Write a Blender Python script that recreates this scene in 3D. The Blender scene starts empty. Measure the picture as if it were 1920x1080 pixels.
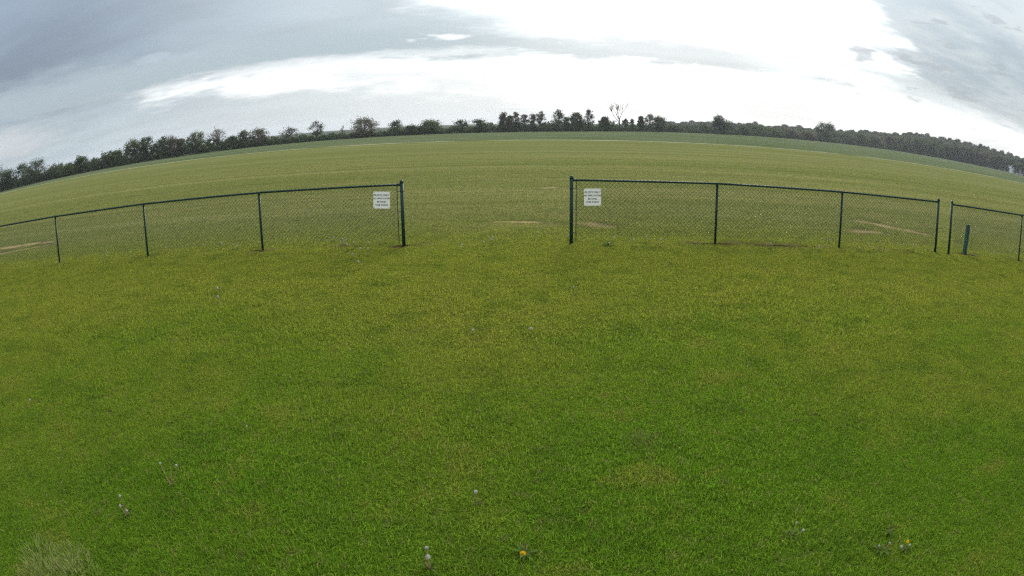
import bpy, math, random
import numpy as np
from mathutils import Matrix, Vector

SC = bpy.context.scene
COL = SC.collection
rad = math.radians

# ------------------------------------------------------------------ camera
CAM_H = 2.456                         # eye height over the lawn
PITCH, ROLL = 0.25763, -0.01081
K1, K3, K4 = 0.0442696, -2.195e-7, 7.0256e-7     # lens: angle off axis (rad) over radius on the sensor (mm)
SENS_W, SENS_H = 36.0, 20.25
cp, sp, cr, sr = math.cos(PITCH), math.sin(PITCH), math.cos(ROLL), math.sin(ROLL)
FWD = Vector((0, cp, -sp)); UP0 = Vector((0, sp, cp)); RT0 = Vector((1, 0, 0))
RT = cr * RT0 + sr * UP0
UP = -sr * RT0 + cr * UP0
cam_data = bpy.data.cameras.new('camera')
cam = bpy.data.objects.new('camera', cam_data)
COL.objects.link(cam)
M = Matrix.Identity(4)
for i in range(3):
    M[i][0] = RT[i]; M[i][1] = UP[i]; M[i][2] = -FWD[i]
M[0][3], M[1][3], M[2][3] = 0, 0, CAM_H
cam.matrix_world = M
cam_data.type = 'PANO'
cam_data.sensor_fit = 'HORIZONTAL'
cam_data.sensor_width = SENS_W
cam_data.sensor_height = SENS_H
for holder in (cam_data, getattr(cam_data, 'cycles', None)):
    if holder is not None and hasattr(holder, 'panorama_type'):
        holder.panorama_type = 'FISHEYE_LENS_POLYNOMIAL'
        holder.fisheye_fov = math.pi
        holder.fisheye_polynomial_k0 = 0.0
        holder.fisheye_polynomial_k1 = -K1
        holder.fisheye_polynomial_k2 = 0.0
        holder.fisheye_polynomial_k3 = -K3
        holder.fisheye_polynomial_k4 = -K4
        break
cam_data.clip_start = 0.05
cam_data.clip_end = 20000
SC.camera = cam

# ------------------------------------------------------------------ render settings
SC.render.engine = 'CYCLES'
SC.cycles.use_denoising = False
SC.cycles.max_bounces = 4
SC.cycles.diffuse_bounces = 2
SC.cycles.glossy_bounces = 2
SC.cycles.transmission_bounces = 2
SC.cycles.volume_bounces = 0
SC.cycles.transparent_max_bounces = 8
SC.cycles.filter_width = 1.3
SC.cycles.sample_clamp_indirect = 6
SC.view_settings.view_transform = 'Standard'
SC.view_settings.look = 'None'
SC.view_settings.gamma = 1.0
SC.view_settings.use_curve_mapping = False
SC.view_settings.exposure = 1.0

SUN_AZ, SUN_EL = 17.0, 26.0           # degrees, azimuth clockwise from +Y


# ------------------------------------------------------------------ node helper
class NT:
    def __init__(self, tree):
        self.t = tree
        self.n = tree.nodes
        self.l = tree.links

    def put(self, sock, v):
        if v is None:
            return
        if isinstance(v, bpy.types.NodeSocket):
            self.l.new(v, sock)
        else:
            if isinstance(v, (tuple, list)) and len(v) == 3 and sock.type == 'RGBA':
                v = (*v, 1)
            sock.default_value = v

    def node(self, kind, **props):
        nd = self.n.new(kind)
        for k, v in props.items():
            setattr(nd, k, v)
        return nd

    def math(self, op, a, b=None, c=None, clamp=False):
        nd = self.node('ShaderNodeMath', operation=op, use_clamp=clamp)
        for i, v in enumerate((a, b, c)):
            if v is not None:
                self.put(nd.inputs[i], v)
        return nd.outputs[0]

    def add(self, a, b): return self.math('ADD', a, b)
    def sub(self, a, b): return self.math('SUBTRACT', a, b)
    def mul(self, a, b): return self.math('MULTIPLY', a, b)

    def smooth(self, v, lo, hi, to0=0.0, to1=1.0):
        nd = self.node('ShaderNodeMapRange', interpolation_type='SMOOTHSTEP')
        self.put(nd.inputs[0], v); self.put(nd.inputs[1], lo); self.put(nd.inputs[2], hi)
        self.put(nd.inputs[3], to0); self.put(nd.inputs[4], to1)
        return nd.outputs[0]

    def mix(self, f, a, b):
        nd = self.node('ShaderNodeMix', data_type='RGBA')
        self.put(nd.inputs[0], f); self.put(nd.inputs[6], a); self.put(nd.inputs[7], b)
        return nd.outputs[2]

    def sep(self, v):
        nd = self.node('ShaderNodeSeparateXYZ'); self.put(nd.inputs[0], v)
        return nd.outputs

    def comb(self, x, y, z):
        nd = self.node('ShaderNodeCombineXYZ')
        for i, v in enumerate((x, y, z)):
            self.put(nd.inputs[i], v)
        return nd.outputs[0]

    def noise(self, vec, scale=1.0, detail=4.0, rough=0.5, dist=0.0, dims='3D'):
        nd = self.node('ShaderNodeTexNoise', noise_dimensions=dims)
        self.put(nd.inputs['Vector'], vec)
        nd.inputs['Scale'].default_value = scale
        nd.inputs['Detail'].default_value = detail
        nd.inputs['Roughness'].default_value = rough
        nd.inputs['Distortion'].default_value = dist
        return nd.outputs[0]

    def curve(self, v, pts, lo, hi, vlo, vhi):
        """piecewise curve through pts (x, y); x in lo..hi, y in vlo..vhi"""
        nd = self.node('ShaderNodeFloatCurve')
        x = self.node('ShaderNodeMapRange')
        self.put(x.inputs[0], v); x.inputs[1].default_value = lo; x.inputs[2].default_value = hi
        self.put(nd.inputs['Value'], x.outputs[0])
        c = nd.mapping.curves[0]
        P = [((a - lo) / (hi - lo), (b - vlo) / (vhi - vlo)) for a, b in pts]
        c.points[0].location = P[0]; c.points[1].location = P[-1]
        for p in P[1:-1]:
            c.points.new(*p)
        nd.mapping.update()
        o = self.node('ShaderNodeMapRange')
        self.put(o.inputs[0], nd.outputs[0])
        o.inputs[3].default_value = vlo; o.inputs[4].default_value = vhi
        return o.outputs[0]


def material(name):
    m = bpy.data.materials.new(name)
    m.use_nodes = True
    m.node_tree.nodes.clear()
    return m, NT(m.node_tree)


def finish(T, shader, disp=None):
    o = T.node('ShaderNodeOutputMaterial')
    T.put(o.inputs['Surface'], shader)


def principled(T, col, rough=0.6, spec=0.3, normal=None, metal=0.0):
    b = T.node('ShaderNodeBsdfPrincipled')
    T.put(b.inputs['Base Color'], col)
    T.put(b.inputs['Roughness'], rough)
    b.inputs['Metallic'].default_value = metal
    b.inputs['Specular IOR Level'].default_value = spec
    if normal is not None:
        T.put(b.inputs['Normal'], normal)
    return b.outputs[0]


def bump(T, h, strength=0.3, dist=0.02):
    b = T.node('ShaderNodeBump')
    b.inputs['Strength'].default_value = strength
    b.inputs['Distance'].default_value = dist
    T.put(b.inputs['Height'], h)
    return b.outputs[0]


# ------------------------------------------------------------------ sky
def build_world():
    w = bpy.data.worlds.new('World')
    SC.world = w
    w.use_nodes = True
    w.node_tree.nodes.clear()
    T = NT(w.node_tree)
    tc = T.node('ShaderNodeTexCoord').outputs['Generated']
    nv = T.node('ShaderNodeVectorMath', operation='NORMALIZE')
    T.put(nv.inputs[0], tc)
    d = nv.outputs[0]
    x, y, z = T.sep(d)
    az = T.mul(T.math('ARCTAN2', x, y), 180 / math.pi)
    el = T.mul(T.math('ARCSINE', z), 180 / math.pi)
    # cloud deck coordinates (flat layer seen in perspective)
    zz = T.add(T.math('MAXIMUM', z, 0.0), 0.10)
    u, v = T.math('DIVIDE', x, zz), T.math('DIVIDE', y, zz)
    streak = T.noise(T.comb(T.mul(u, 0.55), T.mul(v, 1.1), 0.0), 1.0, 3, 0.55, dims='2D')
    billow = T.noise(T.comb(T.add(T.mul(u, 1.3), 5.0), T.mul(v, 2.2), 0.0), 1.6, 3, 0.6, dims='2D')
    fine = T.noise(T.comb(T.add(T.mul(az, 0.10), 7.0), T.mul(el, 0.55), 0.0), 1.0, 4, 0.62, dims='2D')
    wob = T.mul(T.sub(fine, 0.5), 3.4)
    elw = T.add(el, wob)
    azw = T.add(az, T.mul(T.sub(billow, 0.5), 12.0))

    # distance from the sun
    s = Vector((math.sin(rad(SUN_AZ)) * math.cos(rad(SUN_EL)), math.cos(rad(SUN_AZ)) * math.cos(rad(SUN_EL)), math.sin(rad(SUN_EL))))
    dp = T.node('ShaderNodeVectorMath', operation='DOT_PRODUCT')
    T.put(dp.inputs[0], d); dp.inputs[1].default_value = s
    ang = T.mul(T.math('ARCCOSINE', T.math('MINIMUM', dp.outputs['Value'], 0.99999)), 180 / math.pi)

    # grey cloud: slate to the left, paler towards the horizon and the sun
    side = T.smooth(azw, -52, 4)
    low = T.smooth(el, 0.0, 9.0)
    slate = T.mix(low, (0.52, 0.63, 0.69), (0.242, 0.298, 0.372))
    pale = T.mix(low, (0.80, 0.88, 0.90), (0.42, 0.51, 0.555))
    grey = T.mix(side, slate, pale)
    mott = T.smooth(streak, 0.30, 0.72, 0.90, 1.12)
    gm = T.node('ShaderNodeVectorMath', operation='SCALE')
    T.put(gm.inputs[0], grey); T.put(gm.inputs[3], mott)
    grey = gm.outputs[0]

    # bright gap in the cloud along the horizon: lower and upper edge over azimuth
    up = T.curve(azw, [(-60, 5.2), (-38, 5.4), (-30, 5.7), (-20, 6.1), (-8, 6.2), (2, 6.0), (12, 5.3), (24, 4.6), (34, 4.6), (42, 3.9), (60, 2.6)], -60, 60, -4, 10)
    dn = T.curve(azw, [(-60, 6.4), (-38, 5.6), (-30, 4.6), (-20, 4.1), (-8, 3.4), (0, 2.2), (8, 0.8), (16, -1.5), (30, -2.0), (45, -2.0), (60, -2.0)], -60, 60, -4, 10)
    gap = T.mul(T.smooth(T.sub(up, elw), -0.75, 1.0), T.smooth(T.sub(elw, dn), -1.2, 1.8))
    gap = T.mul(gap, T.smooth(T.add(fine, T.smooth(az, -30, 0, 0.0, 0.4)), 0.30, 0.46))
    # soft pale light along the horizon under the gap
    under = T.mul(T.smooth(az, -50, -4), T.smooth(elw, 8.0, 2.0))
    # glow of the veiled sun
    glow = T.smooth(T.add(ang, T.mul(T.sub(T.add(T.mul(streak, 0.6), T.mul(billow, 0.4)), 0.5), 22.0)), 29.0, 15.5)
    wide = T.smooth(ang, 60.0, 10.0)
    # grey tongue between gap and glow
    tongue = T.mul(T.smooth(T.sub(elw, up), -0.4, 1.0), T.smooth(T.sub(T.add(up, 3.2), elw), -1.4, 1.6))
    tongue = T.mul(tongue, T.smooth(az, 44, 18, 0.0, 1.0))
    # grey wedge on the right
    wedge_edge = T.curve(el, [(0, 62), (3.0, 52), (4.5, 43), (7.0, 35), (10, 31.5), (13, 30), (30, 34)], 0, 30, 20, 70)
    wedge = T.mul(T.smooth(T.sub(azw, wedge_edge), -1.0, 6.0), T.smooth(el, 2.0, 4.5))

    base = T.mix(T.mul(under, 0.9), grey, T.mix(T.smooth(az, -26, 0), (0.74, 0.81, 0.84), (0.90, 0.96, 0.97)))
    base = T.mix(T.mul(wide, 0.35), base, (0.95, 0.98, 0.98))
    base = T.mix(glow, base, (2.6, 2.62, 2.6))
    tcol = T.mix(T.smooth(az, -14, 12), (0.44, 0.53, 0.575), (0.60, 0.66, 0.68))
    base = T.mix(T.mul(tongue, 0.92), base, tcol)
    base = T.mix(gap, base, T.mix(T.smooth(fine, 0.35, 0.6), (1.02, 1.05, 1.05), (1.6, 1.61, 1.58)))
    wcol = T.mix(T.smooth(T.add(T.mul(streak, 0.6), T.mul(billow, 0.4)), 0.36, 0.62), (0.40, 0.475, 0.525), (0.60, 0.66, 0.68))
    base = T.mix(T.mul(wedge, 0.93), base, wcol)

    # small wisps near the gap: bright ones left of the sun, dark ones on the right
    puff = T.noise(T.comb(T.add(T.mul(az, 0.18), 21.0), T.mul(el, 0.8), 0.0), 1.0, 3, 0.6, dims='2D')
    pm = T.smooth(puff, 0.72, 0.80)
    pb = T.mul(T.mul(T.mul(pm, T.smooth(el, 6.5, 8.0)), T.smooth(az, 8, -6)), T.smooth(az, -30, -20))
    base = T.mix(T.mul(pb, 0.55), base, (0.95, 0.97, 1.0))
    pd = T.mul(T.mul(T.smooth(puff, 0.60, 0.70), T.smooth(az, 22, 30)), T.smooth(el, 3.0, 5.0))
    base = T.mix(T.mul(pd, 0.5), base, (0.36, 0.40, 0.43))

    # two torn scraps of cloud: a dark one on the right, a bright one left of the sun
    for (ca, ce, ra, re, tint, k) in ((32.6, 8.0, 1.7, 0.9, (0.38, 0.43, 0.46), 0.75), (-6.0, 8.1, 2.4, 0.42, (1.1, 1.12, 1.12), 0.8), (-32.0, 8.4, 3.0, 0.6, (0.50, 0.58, 0.66), 0.6)):
        qa, qe = T.mul(T.sub(az, ca), 1 / ra), T.mul(T.sub(el, ce), 1 / re)
        rr = T.add(T.math('SQRT', T.add(T.mul(qa, qa), T.mul(qe, qe))), T.mul(T.sub(puff, 0.5), 3.0))
        base = T.mix(T.mul(T.smooth(rr, 1.15, 0.45), k), base, tint)
    # paler cloud low on the left
    lowleft = T.mul(T.smooth(azw, -38, -50), T.smooth(T.math('ABSOLUTE', T.sub(elw, 3.0)), 2.2, 0.2))
    base = T.mix(T.mul(lowleft, 0.6), base, (0.82, 0.84, 0.86))
    sky = T.node('ShaderNodeTexSky', sky_type='NISHITA')
    sky.sun_disc = False
    sky.sun_elevation = rad(SUN_EL)
    sky.sun_rotation = rad(SUN_AZ)
    sk = T.node('ShaderNodeVectorMath', operation='SCALE')
    T.put(sk.inputs[0], sky.outputs[0]); sk.inputs[3].default_value = 0.06
    # an overcast sky is brighter overhead than at the horizon
    cie = T.node('ShaderNodeVectorMath', operation='SCALE')
    T.put(cie.inputs[0], base)
    T.put(cie.inputs[3], T.add(T.mul(T.math('MAXIMUM', z, 0.0), 2.0), 0.86))
    # behind the camera: even unseen overcast, set bright to light the signs and grass fronts
    back = T.smooth(y, 0.15, -0.55)
    out = T.mix(back, cie.outputs[0], (0.95, 1.0, 1.04))
    out = T.mix(0.92, sk.outputs[0], out)
    bg = T.node('ShaderNodeBackground')
    T.put(bg.inputs['Color'], out)
    bg.inputs['Strength'].default_value = 0.5
    o = T.node('ShaderNodeOutputWorld')
    T.put(o.inputs['Surface'], bg.outputs[0])


build_world()
sun_data = bpy.data.lights.new('sun', 'SUN')
sun_data.energy = 1.5
sun_data.angle = rad(14)
sun_data.color = (1.0, 0.95, 0.86)
sun = bpy.data.objects.new('sun', sun_data)
COL.objects.link(sun)
sun.rotation_euler = (rad(90 - SUN_EL), 0, rad(180 - SUN_AZ))


# ------------------------------------------------------------------ helpers
def ray(px, py):
    """direction of the camera ray through a point of the photograph (1920 x 1080)"""
    x, y = (px - 960) * SENS_W / 1920, (540 - py) * SENS_W / 1920
    r = math.hypot(x, y)
    t = K1 * r + K3 * r ** 3 + K4 * r ** 4
    return math.cos(t) * FWD + (math.sin(t) / max(r, 1e-9)) * (x * RT + y * UP)


def ground(px, py):
    d = ray(px, py)
    k = CAM_H / -d.z
    return Vector((d.x * k, d.y * k, 0))


def elev(px, py):
    d = ray(px, py)
    return d.z / math.hypot(d.x, d.y)


def tag(o, label=None, cat=None, group=None, kind=None):
    if label: o['label'] = label
    if cat: o['category'] = cat
    if group: o['group'] = group
    if kind: o['kind'] = kind
    return o


def empty(name, loc=(0, 0, 0), rz=0.0):
    o = bpy.data.objects.new(name, None)
    o.empty_display_size = 0.1
    o.location = loc
    o.rotation_euler = (0, 0, rz)
    COL.objects.link(o)
    return o


def link(name, me, mat=None, parent=None, loc=None):
    o = bpy.data.objects.new(name, me)
    COL.objects.link(o)
    if mat is not None and len(me.materials) == 0:
        me.materials.append(mat)
    if parent is not None:
        o.parent = parent
    if loc is not None:
        o.location = loc
    return o


class MB:
    """collects vertices and faces of one mesh"""
    def __init__(self):
        self.v, self.f = [], []

    def tube(self, pts, radii, n=8, cap=True):
        pts = [Vector(p) for p in pts]
        if not hasattr(radii, '__len__'):
            radii = [radii] * len(pts)
        b0 = len(self.v)
        ref = None
        for i, p in enumerate(pts):
            t = (pts[min(i + 1, len(pts) - 1)] - pts[max(i - 1, 0)]).normalized()
            if ref is None:
                ref = Vector((1, 0, 0)) if abs(t.x) < 0.8 else Vector((0, 1, 0))
            a = (ref - t * ref.dot(t)).normalized()
            b = t.cross(a)
            ref = a
            for k in range(n):
                q = 2 * math.pi * k / n
                self.v.append(tuple(p + (a * math.cos(q) + b * math.sin(q)) * radii[i]))
        for i in range(len(pts) - 1):
            for k in range(n):
                k2 = (k + 1) % n
                self.f.append((b0 + i * n + k, b0 + i * n + k2, b0 + (i + 1) * n + k2, b0 + (i + 1) * n + k))
        if cap:
            self.f.append(tuple(b0 + k for k in reversed(range(n))))
            e = b0 + (len(pts) - 1) * n
            self.f.append(tuple(e + k for k in range(n)))
        return self

    def box(self, lo, hi):
        b = len(self.v)
        for z in (lo[2], hi[2]):
            for y in (lo[1], hi[1]):
                for x in (lo[0], hi[0]):
                    self.v.append((x, y, z))
        for f in ((0, 2, 3, 1), (4, 5, 7, 6), (0, 1, 5, 4), (2, 6, 7, 3), (0, 4, 6, 2), (1, 3, 7, 5)):
            self.f.append(tuple(b + k for k in f))
        return self

    def lathe(self, prof, n=12, c=(0, 0, 0)):
        b = len(self.v)
        for r, z in prof:
            for k in range(n):
                q = 2 * math.pi * k / n
                self.v.append((c[0] + r * math.cos(q), c[1] + r * math.sin(q), c[2] + z))
        for i in range(len(prof) - 1):
            for k in range(n):
                k2 = (k + 1) % n
                self.f.append((b + i * n + k, b + i * n + k2, b + (i + 1) * n + k2, b + (i + 1) * n + k))
        self.f.append(tuple(b + k for k in reversed(range(n))))
        e = b + (len(prof) - 1) * n
        self.f.append(tuple(e + k for k in range(n)))
        return self

    def poly(self, pts):
        b = len(self.v)
        self.v.extend(tuple(p) for p in pts)
        self.f.append(tuple(range(b, b + len(pts))))
        return self

    def mesh(self, name, smooth=False):
        me = bpy.data.meshes.new(name)
        me.from_pydata(self.v, [], self.f)
        if smooth:
            me.polygons.foreach_set('use_smooth', [True] * len(me.polygons))
        me.update()
        return me

    def build(self, name, mat, parent=None, smooth=False, loc=None):
        return link(name, self.mesh(name, smooth), mat, parent, loc)


def np_mesh(name, V, F):
    """mesh from numpy arrays, F all of one size"""
    me = bpy.data.meshes.new(name)
    V = np.ascontiguousarray(V, dtype=np.float32); F = np.ascontiguousarray(F, dtype=np.int32)
    k = F.shape[1]
    me.vertices.add(len(V)); me.vertices.foreach_set('co', V.ravel())
    me.loops.add(F.size); me.loops.foreach_set('vertex_index', F.ravel())
    me.polygons.add(len(F))
    me.polygons.foreach_set('loop_start', np.arange(0, F.size, k, dtype=np.int32))
    me.polygons.foreach_set('loop_total', np.full(len(F), k, dtype=np.int32))
    me.update(calc_edges=True)
    return me


# ------------------------------------------------------------------ ground materials
# bare earth showing through the turf: (x, y, half length, half width, rotation deg, strength)
def streak(p0, p1, half_w, s=1.0):
    a, b = ground(*p0), ground(*p1)
    d = b - a
    return ((a.x + b.x) / 2, (a.y + b.y) / 2, d.length / 2 + 0.15, half_w, math.degrees(math.atan2(d.y, d.x)), s)


SOIL = [
    streak((-60, 476), (128, 449), 0.40, 1.0),
    streak((-20, 480), (105, 457), 0.22, 1.0),
    streak((8, 436), (40, 440), 0.10, 0.45),
    streak((925, 416), (1030, 418), 0.20, 0.95),
    streak((900, 424), (1035, 421), 0.75, 0.38),
    streak((1018, 352), (1046, 352), 0.42, 0.95),
    streak((1083, 417), (1152, 426), 0.34, 0.62),
    streak((1590, 411), (1745, 442), 0.40, 0.9),
    streak((1590, 433), (1660, 437), 0.36, 0.65),
    streak((1455, 378), (1560, 388), 0.6, 0.35),
    streak((1762, 446), (1790, 449), 0.12, 0.8),
    streak((700, 365), (860, 352), 0.45, 0.30),
    streak((1150, 338), (1330, 330), 0.55, 0.25),
    streak((805, 389), (826, 391), 0.12, 0.5),
]
DARK = [
    streak((738, 461), (776, 461), 0.17, 1.0),
    streak((1282, 457), (1400, 458), 0.13, 1.0),
    streak((1400, 459), (1500, 462), 0.12, 1.0),
    streak((1480, 461), (1600, 466), 0.09, 0.85),
    streak((1600, 466), (1710, 470), 0.08, 0.75),
    streak((1792, 475), (1838, 481), 0.09, 1.0),
    streak((480, 470), (508, 470), 0.06, 0.9),
    streak((255, 481), (300, 480), 0.06, 0.7),
    streak((640, 463), (736, 461), 0.05, 0.6),
    streak((1890, 488), (1925, 489), 0.07, 0.8),
    streak((1118, 420), (1170, 421), 0.05, 0.8),
    streak((1175, 421), (1200, 421.5), 0.05, 0.8),
    streak((1525, 424), (1545, 426), 0.05, 0.8),
    streak((560, 413), (582, 412), 0.05, 0.7),
    streak((75, 478), (100, 473), 0.08, 0.7),
]


def patch_mask(T, x, y, wob, patches):
    tot = None
    for (cx, cy, a, b, rot, s) in patches:
        c_, s_ = math.cos(rad(rot)), math.sin(rad(rot))
        dx, dy = T.sub(x, cx), T.sub(y, cy)
        p = T.add(T.mul(dx, c_ / a), T.mul(dy, s_ / a))
        q = T.add(T.mul(dx, -s_ / b), T.mul(dy, c_ / b))
        r = T.math('SQRT', T.add(T.mul(p, p), T.mul(q, q)))
        m = T.mul(T.smooth(T.add(r, wob), 1.25, 0.15), s)
        tot = m if tot is None else T.math('MAXIMUM', tot, m)
    return tot


def turf_colour(masks):
    """node group: colour of the turf over the place, shared by the sheet of ground and the blades"""
    g = bpy.data.node_groups.new('turf_colour', 'ShaderNodeTree')
    for nm in ('Colour', 'Soil', 'Dark', 'SoilColour')[:4 if masks else 1]:
        g.interface.new_socket(nm, in_out='OUTPUT', socket_type='NodeSocketColor' if 'olour' in nm else 'NodeSocketFloat')
    T = NT(g)
    pos = T.node('ShaderNodeNewGeometry').outputs['Position']
    x, y, z = T.sep(pos)
    flat = T.comb(x, y, 0.0)
    big = T.noise(flat, 0.35, 3, 0.55, dims='2D')
    med = T.noise(flat, 1.7, 3, 0.6, dims='2D')
    small = T.noise(flat, 9.0, 2, 0.6, dims='2D')
    # front lawn: lush, with yellower and bluer patches
    lush = (0.100, 0.180, 0.013)
    yell = (0.180, 0.203, 0.026)
    deep = (0.060, 0.116, 0.013)
    dist = T.math('SQRT', T.add(T.mul(x, x), T.mul(y, y)))
    ymix = T.smooth(T.add(T.add(dist, T.mul(T.math('ABSOLUTE', x), -0.45)), T.mul(T.sub(big, 0.5), 7.0)), 1.6, 9.0)
    lawn = T.mix(ymix, lush, yell)
    lawn = T.mix(T.mul(T.smooth(med, 0.44, 0.84), 0.55), lawn, deep)
    lawn = T.mix(T.mul(T.smooth(med, 0.44, 0.26), 0.55), lawn, (0.182, 0.192, 0.032))
    lawn = T.mix(T.mul(T.smooth(small, 0.56, 0.72), 0.35), lawn, (0.175, 0.165, 0.055))
    # mown field behind the fence: drier, olive, with mowing lines along x
    lines = T.noise(T.comb(T.mul(x, 0.02), T.mul(y, 0.55), 0.0), 1.0, 3, 0.65, dims='2D')
    lines2 = T.noise(T.comb(T.mul(x, 0.008), T.mul(y, 0.16), 0.0), 1.0, 2, 0.6, dims='2D')
    field = T.mix(T.smooth(lines, 0.36, 0.66), (0.172, 0.182, 0.058), (0.218, 0.220, 0.082))
    field = T.mix(T.mul(T.smooth(lines2, 0.42, 0.60), 0.8), field, (0.158, 0.175, 0.052))
    field = T.mix(T.mul(T.smooth(big, 0.56, 0.75), 0.45), field, (0.225, 0.206, 0.082))
    field = T.mix(T.mul(T.smooth(med, 0.55, 0.75), 0.35), field, (0.136, 0.156, 0.044))
    # mower track: a thin darker line along x
    for yy, wd, st in ((22.5, 0.3, 0.30), (30.5, 0.5, 0.45), (37.5, 0.7, 0.55), (43.0, 0.7, 0.40), (52.0, 0.8, 0.40), (63.0, 1.0, 0.35)):
        q = T.math('ABSOLUTE', T.sub(T.add(y, T.mul(T.sub(big, 0.5), 1.5)), yy))
        field = T.mix(T.mul(T.smooth(q, wd, 0.0), st), field, (0.105, 0.125, 0.038))
    # pale uncut strip at the far edge of the field
    sw = T.noise(T.comb(T.mul(x, 0.12), T.mul(y, 0.3), 0.0), 1.0, 3, 0.6, dims='2D')
    q = T.math('ABSOLUTE', T.sub(T.add(y, T.mul(T.sub(sw, 0.5), 2.5)), 91.0))
    field = T.mix(T.mul(T.smooth(q, 1.9, 0.7), T.smooth(sw, 0.30, 0.55)), field, (0.40, 0.40, 0.24))
    q = T.math('ABSOLUTE', T.sub(y, 87.8))
    field = T.mix(T.mul(T.smooth(q, 1.6, 0.3), 0.6), field, (0.085, 0.120, 0.035))
    edge = T.add(y, T.mul(T.sub(med, 0.5), 1.2))
    bend = T.mul(T.math('ABSOLUTE', x), 0.055)
    field = T.mix(T.smooth(y, 94.0, 98.0), field, (0.080, 0.094, 0.062))    # farmland beyond
    col = T.mix(T.smooth(T.add(edge, bend), 11.5, 17.5), lawn, field)
    go = T.node('NodeGroupOutput')
    T.put(go.inputs['Colour'], col)
    if masks:
        wob = T.add(T.mul(T.sub(med, 0.5), 1.8), T.mul(T.sub(small, 0.5), 1.9))
        soil = patch_mask(T, x, y, wob, SOIL)
        dark = patch_mask(T, x, y, wob, DARK)
        scol = T.mix(T.smooth(small, 0.35, 0.65), (0.25, 0.185, 0.088), (0.38, 0.29, 0.155))
        T.put(go.inputs['Soil'], soil); T.put(go.inputs['Dark'], dark); T.put(go.inputs['SoilColour'], scol)
    return g


TURF = turf_colour(True)
TURF_PLAIN = turf_colour(False)


def mat_ground():
    m, T = material('turf_ground')
    gnode = T.node('ShaderNodeGroup', node_tree=TURF)
    pos = T.node('ShaderNodeNewGeometry').outputs['Position']
    x, y, z = T.sep(pos)
    n1 = T.noise(pos, 22.0, 5, 0.7)
    n2 = T.noise(pos, 3.5, 4, 0.6)
    thatch = T.mix(n1, (0.045, 0.050, 0.016), (0.11, 0.10, 0.04))
    col = gnode.outputs['Colour']
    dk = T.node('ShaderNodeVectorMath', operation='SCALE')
    T.put(dk.inputs[0], col); T.put(dk.inputs[3], T.mul(T.smooth(n2, 0.25, 0.75, 0.82, 1.12), T.smooth(y, 14, 46, 0.48, 0.86)))  # sheet darkened at close range: shade between the blades put into its colour
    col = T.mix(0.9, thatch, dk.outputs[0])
    col = T.mix(gnode.outputs['Soil'], col, gnode.outputs['SoilColour'])
    col = T.mix(gnode.outputs['Dark'], col, (0.035, 0.024, 0.015))
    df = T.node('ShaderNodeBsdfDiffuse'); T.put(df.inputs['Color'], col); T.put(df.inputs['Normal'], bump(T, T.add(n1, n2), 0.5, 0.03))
    finish(T, df.outputs[0])
    return m


def mat_blade():
    m, T = material('grass_blade')
    gnode = T.node('ShaderNodeGroup', node_tree=TURF_PLAIN)
    at = T.node('ShaderNodeAttribute', attribute_name='shade')
    oi = T.node('ShaderNodeObjectInfo')
    k = T.smooth(at.outputs['Fac'], 0.0, 1.0, 0.88, 2.22)
    sc = T.node('ShaderNodeVectorMath', operation='SCALE')
    T.put(sc.inputs[0], gnode.outputs['Colour']); T.put(sc.inputs[3], k)
    straw = T.smooth(at.outputs['Fac'], 0.972, 0.98)
    col = T.mix(T.mul(straw, 0.8), sc.outputs[0], (0.36, 0.30, 0.10))
    df = T.node('ShaderNodeBsdfDiffuse'); T.put(df.inputs['Color'], col)
    d = df.outputs[0]
    tr = T.node('ShaderNodeBsdfTranslucent')
    T.put(tr.inputs['Color'], col)
    mx = T.node('ShaderNodeMixShader'); mx.inputs[0].default_value = 0.42
    T.put(mx.inputs[1], d); T.put(mx.inputs[2], tr.outputs[0])
    finish(T, mx.outputs[0])
    return m


def mat_crop():
    m, T = material('young_crop')
    pos = T.node('ShaderNodeNewGeometry').outputs['Position']
    x, y, z = T.sep(pos)
    rows = T.noise(T.comb(T.mul(x, 0.03), T.mul(y, 0.3), 0.0), 1.0, 4, 0.6, 0.2)
    n = T.noise(pos, 0.6, 6, 0.7)
    col = T.mix(T.smooth(rows, 0.34, 0.66), (0.066, 0.096, 0.036), (0.135, 0.145, 0.078))
    col = T.mix(T.mul(T.smooth(n, 0.45, 0.7), 0.5), col, (0.070, 0.094, 0.042))
    df = T.node('ShaderNodeBsdfDiffuse'); T.put(df.inputs['Color'], col); T.put(df.inputs['Normal'], bump(T, n, 0.6, 0.2))
    finish(T, df.outputs[0])
    return m


MAT_BLADE = mat_blade()

# ------------------------------------------------------------------ ground sheets
R_ = 2600.0
mb = MB()
mb.poly([(R_ * math.cos(2 * math.pi * k / 96), R_ * math.sin(2 * math.pi * k / 96), 0) for k in range(96)])
tag(mb.build('ground', mat_ground()), kind='structure')


def tree_dist(az):
    """distance along +Y of the hedgerow at an azimuth (degrees)"""
    A = [-75, -60, -49, -42, -35, -28, -22, -11, 0, 6, 11, 17, 23, 29, 35, 42, 49, 60, 75]
    Y = [60, 88, 112, 121, 130, 139, 148, 162, 172, 184, 206, 236, 266, 296, 312, 300, 286, 240, 150]
    return float(np.interp(az, A, Y))


def at_az(az, off=0.0):
    Y = tree_dist(az) + off
    return Vector((Y * math.tan(rad(az)), Y, 0))


def px_az(px, py=280):
    d = ray(px, py)
    return math.degrees(math.atan2(d.x, d.y))


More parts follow.
